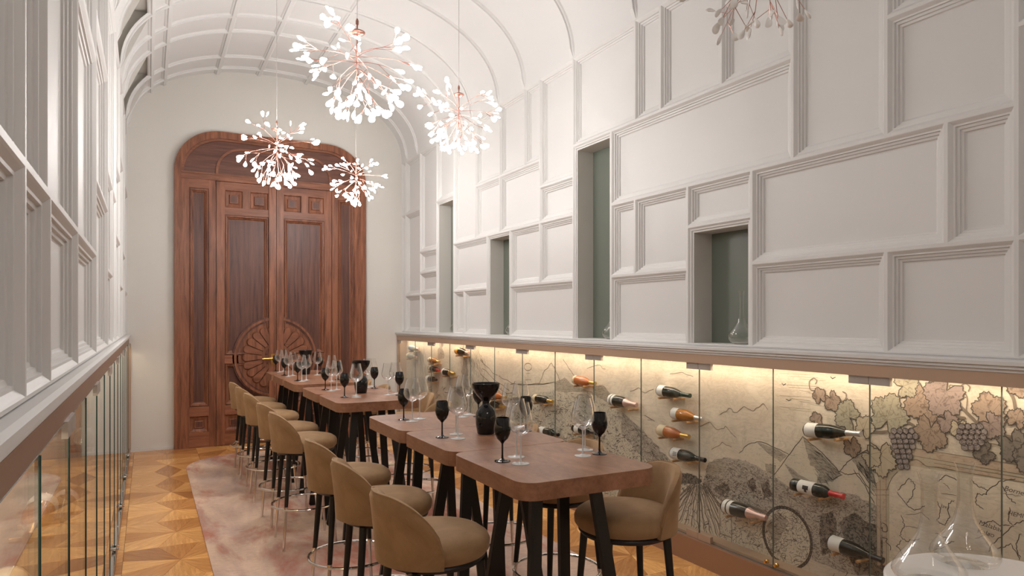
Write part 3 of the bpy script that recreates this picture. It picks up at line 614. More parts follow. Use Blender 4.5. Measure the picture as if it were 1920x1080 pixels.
# vine: stems, leaves, grapes
inked('vine_stem', [curve(p) for p in [[(1632, 810), (1668, 808), (1690, 790), (1705, 772)], [(1800, 760), (1825, 785), (1850, 808), (1880, 816), (1905, 820)], [(1888, 730), (1900, 745), (1905, 770)], [(1640, 835), (1655, 850)], [(1790, 782), (1812, 784)], [(1700, 790), (1716, 800), (1724, 815)]]], .014, 'ink_soft')
inked('tendril', [curve(p) for p in [[(1812, 772), (1814, 745), (1804, 730), (1804, 722), (1812, 720), (1819, 726), (1816, 734)], [(1812, 745), (1794, 738), (1782, 728), (1782, 722), (1790, 724)], [(1530, 732), (1520, 730), (1518, 716), (1526, 709), (1532, 714), (1529, 720)], [(1572, 772), (1566, 752), (1572, 745), (1580, 752), (1586, 748), (1587, 738), (1580, 734)], [(1885, 838), (1860, 832), (1855, 838)], [(1895, 840), (1888, 850), (1900, 865)]]], .005, 'ink_soft')
def vine_leaf(u, v, s, ang, m, seed):
    rr = random.Random(seed); Y, z = onX(u, v, XMR); Y2, z2 = onX(u, v - s, XMR); R = z2 - z; pts = []
    n = 72
    for i in range(n):
        a = 2 * PI * i / n; lobes = .72 + .28 * abs(math.cos(2.5 * a)) ** .8
        notch = 1 - .62 * math.exp(-((a - PI) / .28) ** 2); teeth = 1 + .07 * (1 if i % 3 == 0 else -.4) + rr.uniform(-.03, .03)
        r = R * lobes * notch * teeth; b = a + ang
        pts.append((Y - r * math.sin(b) * .92, z + r * math.cos(b)))
    cx, cy = Y, z
    printed('vine_leaf', [pts], m, raw=True)
    inked('leaf_outline', [pts + [pts[0]]], .0048, 'ink', raw=True)
    veins = []
    for k in range(-2, 3):
        b = ang + k * 2 * PI / 5 * .98; b0 = ang + PI
        veins.append([(Y - .25 * R * math.sin(b0), z + .25 * R * math.cos(b0)), (Y - .8 * R * math.sin(b) * .92, z + .8 * R * math.cos(b))])
    inked('leaf_vein', veins, .0035, 'ink_soft', raw=True)
for i, a in enumerate([(1667, 778, 42, .3, 'leaf_green'), (1588, 778, 30, -1.0, 'leaf_green'), (1560, 752, 20, 2.6, 'leaf_brown'), (1537, 742, 16, -.4, 'leaf_brown'), (1531, 787, 15, .9, 'leaf_brown'), (1622, 800, 22, .4, 'leaf_pale'), (1598, 838, 20, 2.8, 'leaf_brown'),
        (1738, 752, 50, 3.0, 'leaf_brown'), (1700, 722, 26, 1.2, 'leaf_green'), (1770, 742, 42, -2.6, 'leaf_mauve'), (1745, 812, 36, 3.3, 'leaf_brown'), (1778, 792, 22, 2.4, 'leaf_mauve'), (1800, 805, 20, 3.0, 'leaf_pale'), (1856, 768, 34, -.3, 'leaf_brown'), (1862, 798, 26, 2.2, 'leaf_mauve'), (1846, 848, 22, -2, 'leaf_dark'),
        (1905, 838, 34, 2.6, 'leaf_dark'), (1930, 860, 30, -2.6, 'leaf_dark'), (1912, 722, 24, 2.9, 'leaf_brown'), (1908, 785, 20, .3, 'leaf_brown'), (1652, 860, 34, 3.0, 'leaf_pale'), (1636, 856, 22, 2.2, 'leaf_pale'), (1960, 790, 40, .6, 'leaf_green'), (1990, 840, 34, 2.9, 'leaf_brown')]):
    vine_leaf(*a, 200 + i)
for cu, cv, rows in ((1694, 808, (4, 5, 4, 4, 3, 3, 2, 2)), (1822, 800, (4, 5, 5, 4, 3))):
    cell, edge = [], []
    for r, n in enumerate(rows):
        for k in range(n):
            u, v = cu + (k - (n - 1) / 2) * 11 + (r % 2) * 2, cv + r * 9.5
            Y, z = onX(u, v, XMR); R = .0165; c = [(Y + R * math.cos(2 * PI * q / 14), z + R * math.sin(2 * PI * q / 14)) for q in range(14)]
            cell.append(c); edge.append(c + [c[0]])
    for q in range(len(cell)):
        printed('grape', [cell[q]], 'grape', raw=True)
    inked('grape_outline', edge, .0028, raw=True)
# ================================================================== BOTTLES
M['wine_dark'] = mat('dark_green_glass', (.010, .014, .010), .06); M['amber'] = mat('amber_glass', (.55, .22, .04), .08, 0, **{'Transmission Weight': .35})
M['rose_wine'] = mat('rose_glass', (.62, .20, .06), .08, 0, **{'Transmission Weight': .3}); M['clear_wine'] = mat('pale_glass', (.62, .60, .52), .08, 0, **{'Transmission Weight': .4})
M['label_white'] = mat('label_paper', (.74, .71, .68), .6); M['label_cream'] = mat('label_cream', (.66, .55, .38), .6); M['label_yellow'] = mat('label_orange', (.72, .31, .045), .55); M['label_blue'] = mat('label_blue', (.25, .36, .52), .55)
M['foil_pink'] = mat('pink_foil', (.62, .42, .38), .35, .5); M['foil_red'] = mat('red_capsule', (.55, .03, .03), .3); M['foil_silver'] = mat('silver_foil', (.6, .58, .57), .3, .7); M['foil_gold'] = mat('gold_foil', (.65, .42, .12), .3, .8); M['foil_black'] = mat('black_capsule', (.012, .011, .011), .35); M['foil_green'] = mat('green_capsule', (.02, .04, .025), .35)
SH = {'burgundy': [(0, 0), (.034, 0), (.040, .006), (.041, .02), (.041, .125), (.038, .15), (.030, .18), (.021, .205), (.016, .225), (.0148, .245)],
      'bordeaux': [(0, 0), (.033, 0), (.037, .005), (.0375, .02), (.0375, .175), (.034, .195), (.024, .212), (.016, .222), (.0148, .24)],
      'champagne': [(0, 0), (.038, 0), (.044, .006), (.0455, .02), (.0455, .12), (.042, .15), (.034, .18), (.025, .21), (.019, .235), (.017, .25)]}
def bottle(b0, b1, shape, glass, label, foil, lab, extra=None, X=3.362, side='right'):
    """b0, b1: base and mouth in photo pixels"""
    if side == 'right': (y0, z0), (y1, z1) = onX(*b0, X), onX(*b1, X)
    else: (y0, z0), (y1, z1) = b0, b1
    L = math.hypot(y1 - y0, z1 - z0); k = min(1.15, max(.85, L / .30))
    d = Vector((0, y1 - y0, z1 - z0)).normalized(); q = Vector((0, 0, 1)).rotation_difference(d)
    o = thing('wine_bottle', (X, y0, z0), lab, 'wine bottle', 'wine bottles lying on wall pegs'); o.rotation_mode = 'QUATERNION'; o.rotation_quaternion = q; o.scale = (min(k, 1.0),) * 2 + (k,)
    P = SH[shape]; MB().lathe(P, 20).build('glass_body', M[glass], o, True)
    rb = max(r for r, h in P)
    for (h0, h1, m) in label:
        MB().lathe([(rb + .0008, h0), (rb + .0012, h0 + .0006), (rb + .0012, h1 - .0006), (rb + .0008, h1)], 24).build('label', M[m], o, True)
    neck = [(r, h) for r, h in P if h >= .2]; r0 = .205 if foil[1] == 'short' else .165
    if foil[1] == 'long': pr = [(r + .001, h) for r, h in P if h >= .175] + [(.0185, .25), (.020, .262), (.020, .29), (.016, .302), (0, .303)]
    else: pr = [(r + .001, h) for r, h in P if h >= .222] + [(.0152, .25), (.0152, .283), (.0162, .285), (.0162, .30), (0, .301)]
    MB().lathe(pr, 16).build('capsule', M[foil[0]], o, True)
    if extra:
        for (h0, h1, a0, a1, m) in extra:              # printed marks on the label
            vs = []; n = 5
            for i in range(n + 1):
                a = a0 + (a1 - a0) * i / n
                for h in (h0, h1): vs.append(((rb + .0018) * math.cos(a), (rb + .0018) * math.sin(a), h))
            MB().add(vs, [(2 * i, 2 * i + 2, 2 * i + 3, 2 * i + 1) for i in range(n)]).build('label_mark', M[m], o)
    # two wooden pegs under the bottle
    cab = cabR if side == 'right' else cabL; xm = XMR if side == 'right' else XML; sg = -1 if side == 'right' else 1
    for t, rad in ((.14, rb), (.62, .030 if shape != 'champagne' else .036)):
        yy, zz = y0 + (y1 - y0) * t, z0 + (z1 - z0) * t
        zz -= rad / max(.3, abs(d.y)) + .009
        xa, xb = sorted((xm, X + sg * .046)); pg = MB().tube([(xa, yy, zz), (xb, yy, zz)], .0085, 8); pg.build('peg', M['peg'], cab, True)
    return o
W = (.02, .095, 'label_white'); A0 = PI
bottle((1512, 806), (1618, 814), 'burgundy', 'wine_dark', [(.012, .075, 'label_white')], ('foil_silver', 'short'), 'dark bottle with silver capsule below the printed vine leaves')
bottle((1487, 908), (1582, 931), 'bordeaux', 'wine_dark', [(.05, .14, 'label_white')], ('foil_red', 'short'), 'dark bottle with bright red capsule and white label', [(.085, .12, A0 - .5, A0 + .1, 'foil_black'), (.095, .11, A0 - .1, A0 + .5, 'foil_black')])
bottle((1358, 948), (1456, 977), 'champagne', 'wine_dark', [(.015, .042, 'label_white'), (.05, .075, 'label_white')], ('foil_pink', 'long'), 'sparkling wine bottle with pink foil and two white bands above the printed barrel')
bottle((1557, 1016), (1656, 1051), 'burgundy', 'wine_dark', [(.012, .08, 'label_white')], ('foil_black', 'short'), 'dark bottle with wide white label lowest on the right wall')
bottle((1236, 732), (1294, 742), 'burgundy', 'wine_dark', [(.012, .07, 'label_white')], ('foil_green', 'short'), 'dark bottle with square white label, uppermost of the column of four bottles')
bottle((1262, 774), (1318, 786), 'burgundy', 'amber', [(.012, .07, 'label_white')], ('foil_silver', 'short'), 'amber bottle with silver capsule, second of the column of four')
bottle((1236, 806), (1292, 819), 'burgundy', 'rose_wine', [(.012, .08, 'label_cream')], ('foil_gold', 'short'), 'orange rose bottle with cream label and gold capsule, third of the column of four')
bottle((1261, 849), (1322, 863), 'burgundy', 'wine_dark', [(.012, .085, 'label_white')], ('foil_black', 'short'), 'dark bottle with white label and black print, lowest of the column of four', [(.045 + .012 * (i % 3), .053 + .012 * (i % 3), A0 - .5 + .25 * (i // 3), A0 - .35 + .25 * (i // 3), 'foil_black') for i in range(9)])
bottle((1144, 749), (1212, 763), 'champagne', 'wine_dark', [(.015, .04, 'label_white'), (.048, .072, 'label_white')], ('foil_pink', 'long'), 'sparkling wine bottle with pink foil above the printed hillside')
bottle((1078, 712), (1116, 719), 'burgundy', 'rose_wine', [(.012, .04, 'label_cream')], ('foil_gold', 'short'), 'small orange rose bottle below the steel glass clamp')
bottle((1002, 746), (1042, 754), 'bordeaux', 'wine_dark', [(.012, .06, 'label_cream')], ('foil_gold', 'short'), 'dark bottle with gold capsule beyond the large black decanter')
bottle((922, 740), (948, 745), 'burgundy', 'rose_wine', [(.012, .05, 'label_cream')], ('foil_gold', 'short'), 'orange bottle seen just right of the black decanter bowl')
bottle((857, 658), (886, 663), 'champagne', 'wine_dark', [(.02, .09, 'label_yellow')], ('foil_pink', 'short'), 'dark bottle with orange yellow label high on the far wall')
bottle((832, 697), (862, 703), 'champagne', 'wine_dark', [(.012, .05, 'label_white')], ('foil_gold', 'long'), 'dark bottle with pale label left of the second glass seam')
bottle((806, 690), (826, 695), 'bordeaux', 'wine_dark', [(.02, .07, 'label_cream')], ('foil_red', 'short'), 'dark bottle with red capsule in the far part of the cabinet')
bottle((806, 675), (828, 679), 'burgundy', 'amber', [(.02, .06, 'label_cream')], ('foil_gold', 'short'), 'golden amber bottle in the far part of the cabinet')
bottle((801, 709), (822, 713), 'bordeaux', 'wine_dark', [(.02, .09, 'label_white')], ('foil_black', 'short'), 'dark bottle with white label, lowest in the far part of the cabinet')
bottle((770, 652), (788, 655), 'burgundy', 'clear_wine', [(.02, .09, 'label_blue')], ('foil_pink', 'short'), 'bottle with light blue label nearest the back wall')
bottle((765, 667), (784, 670), 'burgundy', 'clear_wine', [(.02, .07, 'label_cream')], ('foil_pink', 'short'), 'pale clear bottle with cream label nearest the back wall')
bottle((1012, 806), (1050, 816), 'bordeaux', 'wine_dark', [(.02, .10, 'label_white')], ('foil_black', 'short'), 'dark bottle with white label peeking over the nearest table')
bottle((1077, 802), (1120, 813), 'burgundy', 'wine_dark', [(.04, .10, 'label_white')], ('foil_black', 'short'), 'dark bottle seen behind the clear glasses of the nearest table')
bottle((918, 757), (948, 763), 'burgundy', 'wine_dark', [(.02, .07, 'label_cream')], ('foil_gold', 'short'), 'dark bottle behind the neck of the large black decanter')
for i, (y, z, g, l, f, nm) in enumerate([(1.66, 1.02, 'clear_wine', 'label_cream', 'foil_gold', 'clear bottle nearest the camera behind the left glass'), (2.25, 1.06, 'amber', 'label_white', 'foil_gold', 'amber bottle, second from the camera behind the left glass'), (2.95, .92, 'wine_dark', 'label_white', 'foil_black', 'dark bottle, third from the camera behind the left glass'), (3.8, 1.05, 'clear_wine', 'label_white', 'foil_silver', 'pale bottle, fourth from the camera behind the left glass'), (5.0, 1.1, 'wine_dark', 'label_cream', 'foil_red', 'dark bottle farthest from the camera behind the left glass')]):
    bottle((y + .3, z + .02), (y, z), 'burgundy', g, [(.02, .09, l)], (f, 'short'), nm, None, -.285, 'left')
# ================================================================== RUG
def rrect(x0, x1, y0, y1, r, n=10):
    out = []
    for cx, cy, a0 in ((x1 - r, y0 + r, -PI / 2), (x1 - r, y1 - r, 0), (x0 + r, y1 - r, PI / 2), (x0 + r, y0 + r, PI)):
        for i in range(n + 1): a = a0 + PI / 2 * i / n; out.append((cx + r * math.cos(a), cy + r * math.sin(a)))
    return out
rp = rrect(RUG[0], RUG[1], RUG[2], RUG[3], .72, 16)
tag(MB().prism(rp, lambda p: (p[0], p[1], 0), lambda p: (p[0], p[1], .012)).build('rug', M['rug']), 'large mauve and faded red wool rug with rounded ends under the tables', 'rug')
ZF = .012
# ================================================================== TABLES
TX0, TX1, TZ = 1.211, 1.850, 1.05
def table_proto(Lh):
    """origin at floor under the table centre; Lh = half length in Y"""
    o = link('bar_table', None); hw = (TX1 - TX0) / 2; zt0 = TZ - ZF
    pl = rrect(-hw, hw, -Lh, Lh, .075, 8)
    MB().prism(pl, lambda p: (p[0], p[1], zt0 - .068), lambda p: (p[0], p[1], zt0)).build('tabletop', M['table_wood'], o)
    for sx in (-1, 1):
        for sy in (-1, 1):
            p = (sx * .140, sy * .12, zt0 - .069); q = (sx * .242, sy * .258, .006)
            d = Vector(q) - Vector(p); MB().bar(p, q, .026, .052, (1, 0, 0)).build('leg', M['black_metal'], o)
            MB().box(q[0] - .02, q[0] + .02, q[1] - .028, q[1] + .028, 0, .006).build('foot', M['black_metal'], o)
        MB().box(sx * .140 - .03, sx * .140 + .03, -.16, .16, zt0 - .075, zt0 - .068).build('mounting_plate', M['black_metal'], o)
    return o
TAB = [(2.18, 2.858), (2.862, 3.52), (3.524, 4.21), (4.93, 5.60), (5.604, 6.27), (6.56, 7.22), (7.224, 7.88), (7.884, 8.42)]
TLAB = ['nearest walnut bar table, rounded corner facing the camera', 'second walnut bar table from the camera, carrying the large black decanter', 'third walnut bar table from the camera, at the end of the near row', 'fourth walnut bar table, front of the middle row with black trestle legs', 'fifth walnut bar table, rear half of the middle row', 'sixth walnut bar table, front of the row near the door', 'seventh walnut bar table, in the middle of the row near the door', 'eighth walnut bar table, closest to the carved door']
for (a, b), l in zip(TAB, TLAB):
    o = table_proto((b - a) / 2); o.location = ((TX0 + TX1) / 2, (a + b) / 2, ZF); tag(o, l, 'bar table', 'walnut bar tables in a row')
# ================================================================== STOOLS
def stool_proto():
    o = link('bar_stool', None)
    seat = [(0, .796), (.08, .795), (.15, .790), (.198, .779), (.222, .762), (.231, .742), (.229, .716), (.214, .697), (.10, .693), (0, .693)]
    MB().lathe(seat, 40).build('seat', M['velvet'], o, True)
    MB().lathe([(0, .693), (.205, .693), (.212, .684), (.20, .668), (0, .668)], 36).build('seat_frame', M['black_metal'], o, True)
    mb = MB(); NA = 28; ring = None; A = math.radians(74)
    for i in range(NA + 1):
        a = -A + 2 * A * i / NA; k = abs(a) / A
        e = min(1, max(0, (k - .18) / .82)); top = .962 - .205 * (1 - (1 - e ** 2) ** .6 if e < 1 else 1) - .012 * k * k
        th = .050 * (1 - .5 * k ** 3); R0 = .240 - .006 * k
        lean = .028 * (1 - .6 * k); zb = .690
        def P(r, z): return (-(r) * math.cos(a), r * math.sin(a), z)
        hh = top - zb; out = []
        for q in (0, .25, .5, .75, .93): out.append(P(R0 + lean * q ** 1.5, zb + hh * q))
        out.append(P(R0 + lean - th * .25, top + .004)); out.append(P(R0 + lean - th * .7, top + .002))
        for q in (.93, .75, .5, .25, 0): out.append(P(R0 - th + lean * q ** 1.5, zb + hh * q))
        m = len(out); mb.v += out
    mb.f = [(i * m + j, i * m + (j + 1) % m, (i + 1) * m + (j + 1) % m, (i + 1) * m + j) for i in range(NA) for j in range(m)] + [tuple(range(m)), tuple(NA * m + j for j in range(m))[::-1]]
    mb.mi = [0] * len(mb.f); me = mb.mesh('backrest', M['velvet'], True)
    me.polygons.foreach_set('use_smooth', [True] * len(me.polygons)); link('backrest', me, o)
    # piping along the top edge of the shell
    pts = [Vector(mb.v[i * m + 5]) for i in range(NA + 1)]; MB().tube(pts, .0035, 5).build('piping', M['velvet'], o, True)
    for sx in (-1, 1):
        for sy in (-1, 1):
            def at(z): r = .140 + .045 * (.67 - z) / .67; return (sx * r, sy * r * .98, z)
            lg = MB().tube([at(.672), at(.5), at(.295)], [.0185, .0165, .013], 10).build('leg', M['black_metal'], o, True)
            MB().tube([at(.300), at(.0)], [.0105, .0095], 10).build('sleeve', M['chrome'], lg, True)
            MB().lathe([(.0, 0), (.0145, 0), (.0145, .016), (0, .016)], 10, 'z', 0, at(.292)).build('collar', M['chrome'], lg, True)
    R = .236; rg = MB(); rg.tube([(R * math.cos(2 * PI * i / 40), R * math.sin(2 * PI * i / 40), .287) for i in range(41)], .0085, 8, 0, False); rg.build('foot_ring', M['chrome'], o, True)
    return o
sp0 = stool_proto(); used = [False]
ORD = ['first', 'second', 'third', 'fourth', 'fifth', 'sixth', 'seventh', 'eighth']
def place_stool(x, y, rz, lab):
    o = sp0 if not used[0] else copy_tree(sp0); used[0] = True
    o.location = (x, y, ZF + .001); o.rotation_euler = (0, 0, rz); tag(o, lab, 'bar stool', 'camel velvet bar stools along the tables')
SL = [2.62, 3.27, 3.92, 5.21, 5.84, 6.68, 7.36, 7.95]
for i, y in enumerate(SL): place_stool(1.035, y, math.radians((4, -3, 2, 0, 3, -2, 2, 0)[i]), f'camel velvet bar stool left of the tables, {ORD[i]} from the camera')
SRt = [2.52, 3.16, 3.86, 5.265, 5.937, 6.89, 7.55]
for i, y in enumerate(SRt): place_stool((1.93, 1.965, 1.965, 1.965, 2.08, 1.965, 1.965)[i], y, PI + math.radians((-12, 4, -3, 0, 5, 0, 3)[i]), f'camel velvet bar stool right of the tables, {ORD[i]} from the camera')
# ================================================================== GLASSWARE
bg = [(0, 0), (.034, 0), (.034, .003), (.012, .007), (.005, .014), (.004, .03), (.004, .075), (.010, .084), (.024, .098), (.033, .118), (.0365, .138), (.034, .160), (.028, .187), (.0265, .187), (.031, .16), (.033, .138), (.029, .118), (.018, .100), (0, .092)]
black_me = MB().lathe(bg, 24).mesh('black_glass', M['black_glass'], True)
cg_foot = MB().lathe([(.0375, 0), (.0375, .0022), (.018, .0045), (.007, .009), (0, .011)], 24).mesh('glass_foot', M['glass_foot'], True)
cg_stem = MB().lathe([(.006, .009), (.0036, .02), (.0032, .09), (.0045, .112), (.008, .118)], 10).mesh('glass_stem', M['glass_foot'], True)
cg_bowl = MB().lathe([(0, .116), (.010, .119), (.030, .130), (.046, .147), (.0515, .162), (.052, .174), (.049, .192), (.0425, .218), (.036, .248), (.035, .258)], 28).mesh('glass_bowl', M['crystal'], True)
SPOTS = []
def free_spot(x, y, r):                                  # nudge a glass until its bowl clears its neighbours
    for _ in range(60):
        moved = False
        for (a, b, q) in SPOTS:
            d = math.hypot(x - a, y - b); need = r + q + .001
            if d < need:
                k = (need - d + .001) / max(d, 1e-4); x += (x - a) * k; y += (y - b) * k; moved = True
        if not moved: break
    SPOTS.append((x, y, r)); return x, y
for u, v in ((911, 813), (677, 737), (573, 702)): SPOTS.append((*onZ(u, v, TZ), .075))
def black_glass(u, v, lab, xy=None):
    x, y = free_spot(*onZ(u, v, TZ), .0375); o = link('black_wine_glass', black_me, None, (x, y, TZ)); return tag(o, lab, 'wine glass', 'black tasting glasses')
def clear_glass(u, v, lab, xy=None, s=1):
    x, y = free_spot(*onZ(u, v, TZ), .0525); o = thing('clear_wine_glass', (x, y, TZ), lab, 'wine glass', 'clear crystal wine glasses'); o.scale = (s,) * 3
    link('foot', cg_foot, o); link('stem', cg_stem, o); link('bowl', cg_bowl, o)
BL = [(942, 865, 'black wine glass at the left front of the nearest table'), (1124, 851, 'black wine glass at the right edge of the nearest table'), (829, 820, 'black wine glass at the left edge of the second table'), (986, 808, 'black wine glass at the right of the large decanter, half hidden behind crystal'),
      (757, 787, 'black wine glass at the left edge of the third table'), (897, 781, 'black wine glass half hidden behind the large black decanter bowl'), (646, 745, 'black wine glass at the left front of the fourth table'), (610, 731, 'black wine glass at the left edge of the fifth table'),
      (702, 728, 'black wine glass right of the middle decanter'), (749, 741, 'black wine glass at the right edge of the fourth table'), (558, 714, 'black wine glass at the left front of the sixth table'), (533, 704, 'black wine glass at the left edge of the seventh table'), (517, 696, 'black wine glass closest to the brass door handle'), (634, 712, 'black wine glass at the right edge of the sixth table'), (600, 700, 'black wine glass right of the far decanter')]
for u, v, l in BL: black_glass(u, v, l)
CL = [(968, 857, 'rear clear glass of the pair at the left front of the nearest table'), (972, 869, 'front clear glass of the pair at the left front of the nearest table'), (1097, 844, 'rear clear glass of the pair at the right of the nearest table'), (1099, 854, 'front clear glass of the pair at the right of the nearest table'),
      (855, 814, 'rear clear glass of the pair left of the large decanter'), (853, 822, 'front clear glass of the pair left of the large decanter'), (772, 790, 'left clear glass of the pair on the third table'), (784, 786, 'right clear glass of the pair on the third table'), (868, 782, 'left clear glass standing behind the large decanter on the third table'), (877, 779, 'right clear glass standing behind the large decanter on the third table'), (976, 800, 'clear glass right of the large decanter, rear of two'), (962, 806, 'clear glass right of the large decanter, front of two'),
      (660, 745, 'left clear glass of the pair at the left front of the fourth table'), (668, 743, 'right clear glass of the pair at the left front of the fourth table'), (621, 733, 'left clear glass of the pair on the fifth table'), (627, 731, 'right clear glass of the pair on the fifth table'), (728, 741, 'left clear glass of the pair at the right of the fourth table'), (739, 739, 'right clear glass of the pair at the right of the fourth table'), (690, 727, 'left clear glass behind the middle decanter'), (696, 725, 'right clear glass behind the middle decanter'),
      (565, 715, 'left clear glass of the pair at the left front of the sixth table'), (574, 713, 'right clear glass of the pair at the left front of the sixth table'), (541, 706, 'left clear glass of the pair on the seventh table'), (548, 704, 'right clear glass of the pair on the seventh table'), (524, 698, 'clear glass of the far table, left of two'), (530, 696, 'clear glass of the far table, right of two'), (595, 703, 'clear glass right of the far decanter, alone in view'), (622, 715, 'clear glass at the right of the sixth table')]
for u, v, l in CL: clear_glass(u, v, l)
dec = [(0, 0), (.042, 0), (.046, .004), (.0535, .05), (.0555, .085), (.051, .115), (.038, .138), (.024, .150), (.019, .158), (.0185, .168), (.024, .178), (.040, .195), (.060, .220), (.071, .245), (.0745, .268), (.0715, .268), (.067, .245), (.056, .222), (.036, .199), (.018, .180), (0, .170)]
dm = MB().lathe(dec, 32).mesh('black_decanter', M['black_glass'], True)
for u, v, l in ((911, 813, 'large glossy black decanter with wide funnel mouth on the second table'), (677, 737, 'glossy black decanter with funnel mouth on the middle row of tables'), (573, 702, 'small looking black decanter on the table row near the door')):
    x, y = onZ(u, v, TZ); tag(link('black_decanter', dm, None, (x, y, TZ)), l, 'decanter', 'black funnel decanters')
# clear decanters in the wall niches
nd = [(0, .002), (.045, .002), (.07, .012), (.086, .035), (.088, .055), (.075, .085), (.05, .115), (.028, .145), (.018, .18), (.0145, .24), (.016, .31), (.021, .352)]
ndm = MB().lathe(nd, 28).mesh('decanter_body', M['carafe_glass'], True); ndf = MB().lathe([(.07, .012), (.046, .001), (0, .0012)], 24).mesh('decanter_base', M['glass_foot'], True)
for (y0, y1, z1), yy, l in zip(NICHES, (7.97, 6.44, 4.68, 3.26), ('clear glass decanter in the farthest tall wall niche', 'clear glass decanter in the short niche above the middle tables', 'clear glass decanter in the tallest near wall niche', 'clear glass decanter with bulb body in the nearest small niche')):
    o = thing('clear_decanter', (XR + .098, yy, zs + .0125), l, 'decanter', 'clear decanters in wall niches'); link('body', ndm, o); link('base', ndf, o)
# ================================================================== ROUND WHITE TABLE WITH CARAFES
TW = .86
(ax, ay), (bx, by) = onZ(1742, 1092, TW), onZ(1809, 1056, TW)
wx, wy = 2.232, 1.085
M['white_top'] = mat('white_lacquer', (.76, .73, .70), .25)
o = thing('round_table', (wx, wy, ZF), 'round white table with two clear carafes at the lower right', 'table')
MB().lathe([(0, TW - ZF - .03), (.31, TW - ZF - .03), (.322, TW - ZF - .022), (.322, TW - ZF - .006), (.316, TW - ZF), (0, TW - ZF)], 56).build('tabletop', M['white_top'], o, True)
MB().lathe([(.03, .02), (.03, TW - ZF - .03)], 20).build('column', M['black_metal'], o, True); MB().lathe([(0, 0), (.22, 0), (.22, .01), (.04, .022), (0, .022)], 36).build('base', M['black_metal'], o, True)
ca = [(0, .002), (.07, .002), (.098, .012), (.108, .032), (.104, .05), (.085, .08), (.058, .115), (.036, .155), (.026, .195), (.0225, .24), (.0225, .29), (.026, .325), (.0345, .352)]
cam_ = MB().lathe(ca, 36).mesh('carafe_body', M['carafe_glass'], True); caf = MB().lathe([(.07, .002), (.03, .006), (0, .012)], 24).mesh('carafe_base', M['carafe_glass'], True)
for x, y, ks, l in ((ax, ay, .94, 'tall clear carafe with flared lip on the round white table, left one'), (bx, by, .93, 'tall clear carafe with flared lip on the round white table, right one')):
    o = thing('carafe', (x, y, TW), l, 'carafe', 'carafes on the round table'); o.scale = (ks,) * 3; link('body', cam_, o); link('base', caf, o)
# ================================================================== CHANDELIERS
def lens_mesh():
    mb = MB(); n = 14
    # leaf-shaped frosted lens lying in the local x-z plane, growing along +z from the twig end
    rim = []
    for i in range(n):
        a = 2 * PI * i / n; cc = math.cos(a); rim.append(((.0205 if cc < 0 else .0205 - .008 * cc) * math.sin(a), .036 - (.021 if cc < 0 else .036) * cc))
    vs = [(x, 0, z) for x, z in rim] + [(x * .72, .0050, .032 + (z - .032) * .72) for x, z in rim] + [(x * .72, -.0050, .032 + (z - .032) * .72) for x, z in rim] + [(0, .0062, .032), (0, -.0062, .032)]
    fs = []
    for i in range(n):
        j = (i + 1) % n; fs += [(i, j, n + j, n + i), (j, i, 2 * n + i, 2 * n + j), (n + i, n + j, 3 * n), (2 * n + j, 2 * n + i, 3 * n + 1)]
    mb.add(vs, fs); return mb
LIT = lens_mesh().mesh('bulb', M['bulb'], True)
DIM = lens_mesh().mesh('bulb_dimmed', M['bulb_dim'], True)
M['bulb_off'] = mat('frosted_bulb_off', (.80, .78, .75), .4); UNLIT = lens_mesh().mesh('bulb_unlit', M['bulb_off'], True)
HOT = MB().lathe([(0, -.004), (.0045, -.002), (.0055, .002), (.0045, .007), (0, .009)], 8).mesh('led_tip', M['bulb_hot'], True)
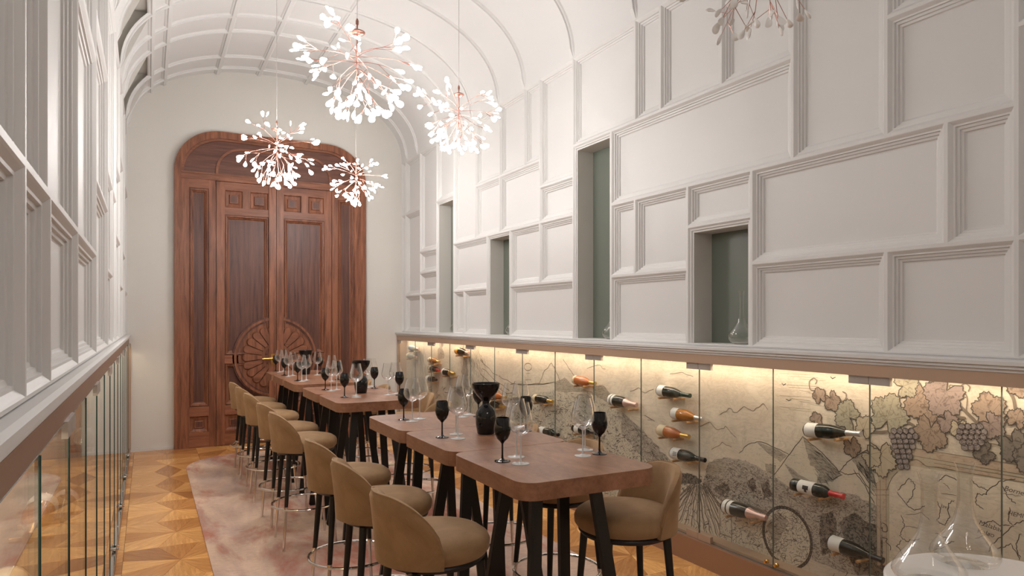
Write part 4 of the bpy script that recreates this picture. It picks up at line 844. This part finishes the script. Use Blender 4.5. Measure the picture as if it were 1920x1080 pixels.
def chandelier(x, y, z, lab, seed, lit=True, bulb=None):
    rr = random.Random(seed); o = thing('chandelier', (x, y, z), lab, 'chandelier', 'branching copper chandeliers')
    t = vt(x); ztop = vp(t)[1]; L = ztop - z - .004
    MB().tube([(0, 0, .22), (0, 0, L)], .0022, 6).build('cable', M['cord'], o)
    MB().lathe([(0, L - .03), (.05, L - .026), (.055, L - .012), (.05, L), (0, L)], 20).build('ceiling_rose', M['white'], o, True)
    st = MB().tube([(0, 0, -.10), (0, 0, .22)], .0045, 8).lathe([(0, .20), (.008, .205), (.009, .225), (.004, .24), (0, .24)], 10)
    st.build('stem', M['copper'], o, True)
    MB().lathe([(0, .150), (.030, .152), (.043, .160), (.043, .166), (.030, .173), (0, .175)], 24).build('disc', M['copper'], o, True)
    br = MB(); ends = []
    for zi, el, n, l0 in ((.05, 28, 3, .19), (.03, 8, 6, .235), (0, -14, 6, .21), (-.03, -38, 6, .19), (-.06, -66, 4, .15)):
        for k in range(n):
            az = 2 * PI * (k + rr.uniform(-.25, .25)) / n + zi * 30; e = math.radians(el + rr.uniform(-9, 9)); l = l0 * rr.uniform(.7, 1.0)
            d = Vector((math.cos(az) * math.cos(e), math.sin(az) * math.cos(e), math.sin(e))); p0 = Vector((0, 0, zi)); p1 = p0 + d * l
            br.tube([p0, p0 + d * l * .5 + Vector((0, 0, .006)), p1], [.0022, .0019, .0017], 5)
            for q in range(rr.choice((2, 3, 4))):
                d2 = (d + Vector((rr.uniform(-.8, .8), rr.uniform(-.8, .8), rr.uniform(-.6, .3)))).normalized(); l2 = rr.uniform(.06, .125); p2 = p1 + d2 * l2
                br.tube([p1, p2], [.0016, .0013], 5); ends.append((p2, d2))
                if rr.random() < .30:
                    d3 = (d2 + Vector((rr.uniform(-.8, .8), rr.uniform(-.8, .8), rr.uniform(-.8, .4)))).normalized(); pm = p1 + d2 * l2 * .55; p3 = pm + d3 * .06
                    br.tube([pm, p3], [.0013, .0011], 5); ends.append((p3, d3))
    br.build('branches', M['copper'], o, True)
    for p, d in ends:
        sc = rr.uniform(.68, .92)
        b = link('bulb', (bulb or LIT) if lit else UNLIT, o, p); b.rotation_mode = 'QUATERNION'
        b.rotation_quaternion = Vector((0, 0, 1)).rotation_difference(d) @ Matrix.Rotation(rr.uniform(0, PI), 3, 'Z').to_quaternion()
        b.scale = (sc,) * 3
        if lit:
            link('led_tip', HOT, b)
chandelier(1.01, 3.69, 3.06, 'largest copper branching chandelier with leaf bulbs, nearest in full view', 11, True, DIM)
chandelier(2.24, 5.12, 3.33, 'copper branching chandelier hanging near the right wall panels', 12, True, DIM)
chandelier(.985, 6.17, 3.14, 'copper branching chandelier in front of the left half of the carved door', 13)
chandelier(2.10, 7.73, 3.28, 'small looking copper chandelier in front of the right edge of the carved door', 14)
chandelier(2.17, 1.95, 3.10, 'partly visible copper chandelier cut off by the top right of the picture', 15, False)
chandelier(1.2, .1, 3.12, 'added copper branching chandelier, unseen behind the camera, brightening the near end of the room', 16, True, DIM)  # unseen extra, added to lift the light on the near tables and walls
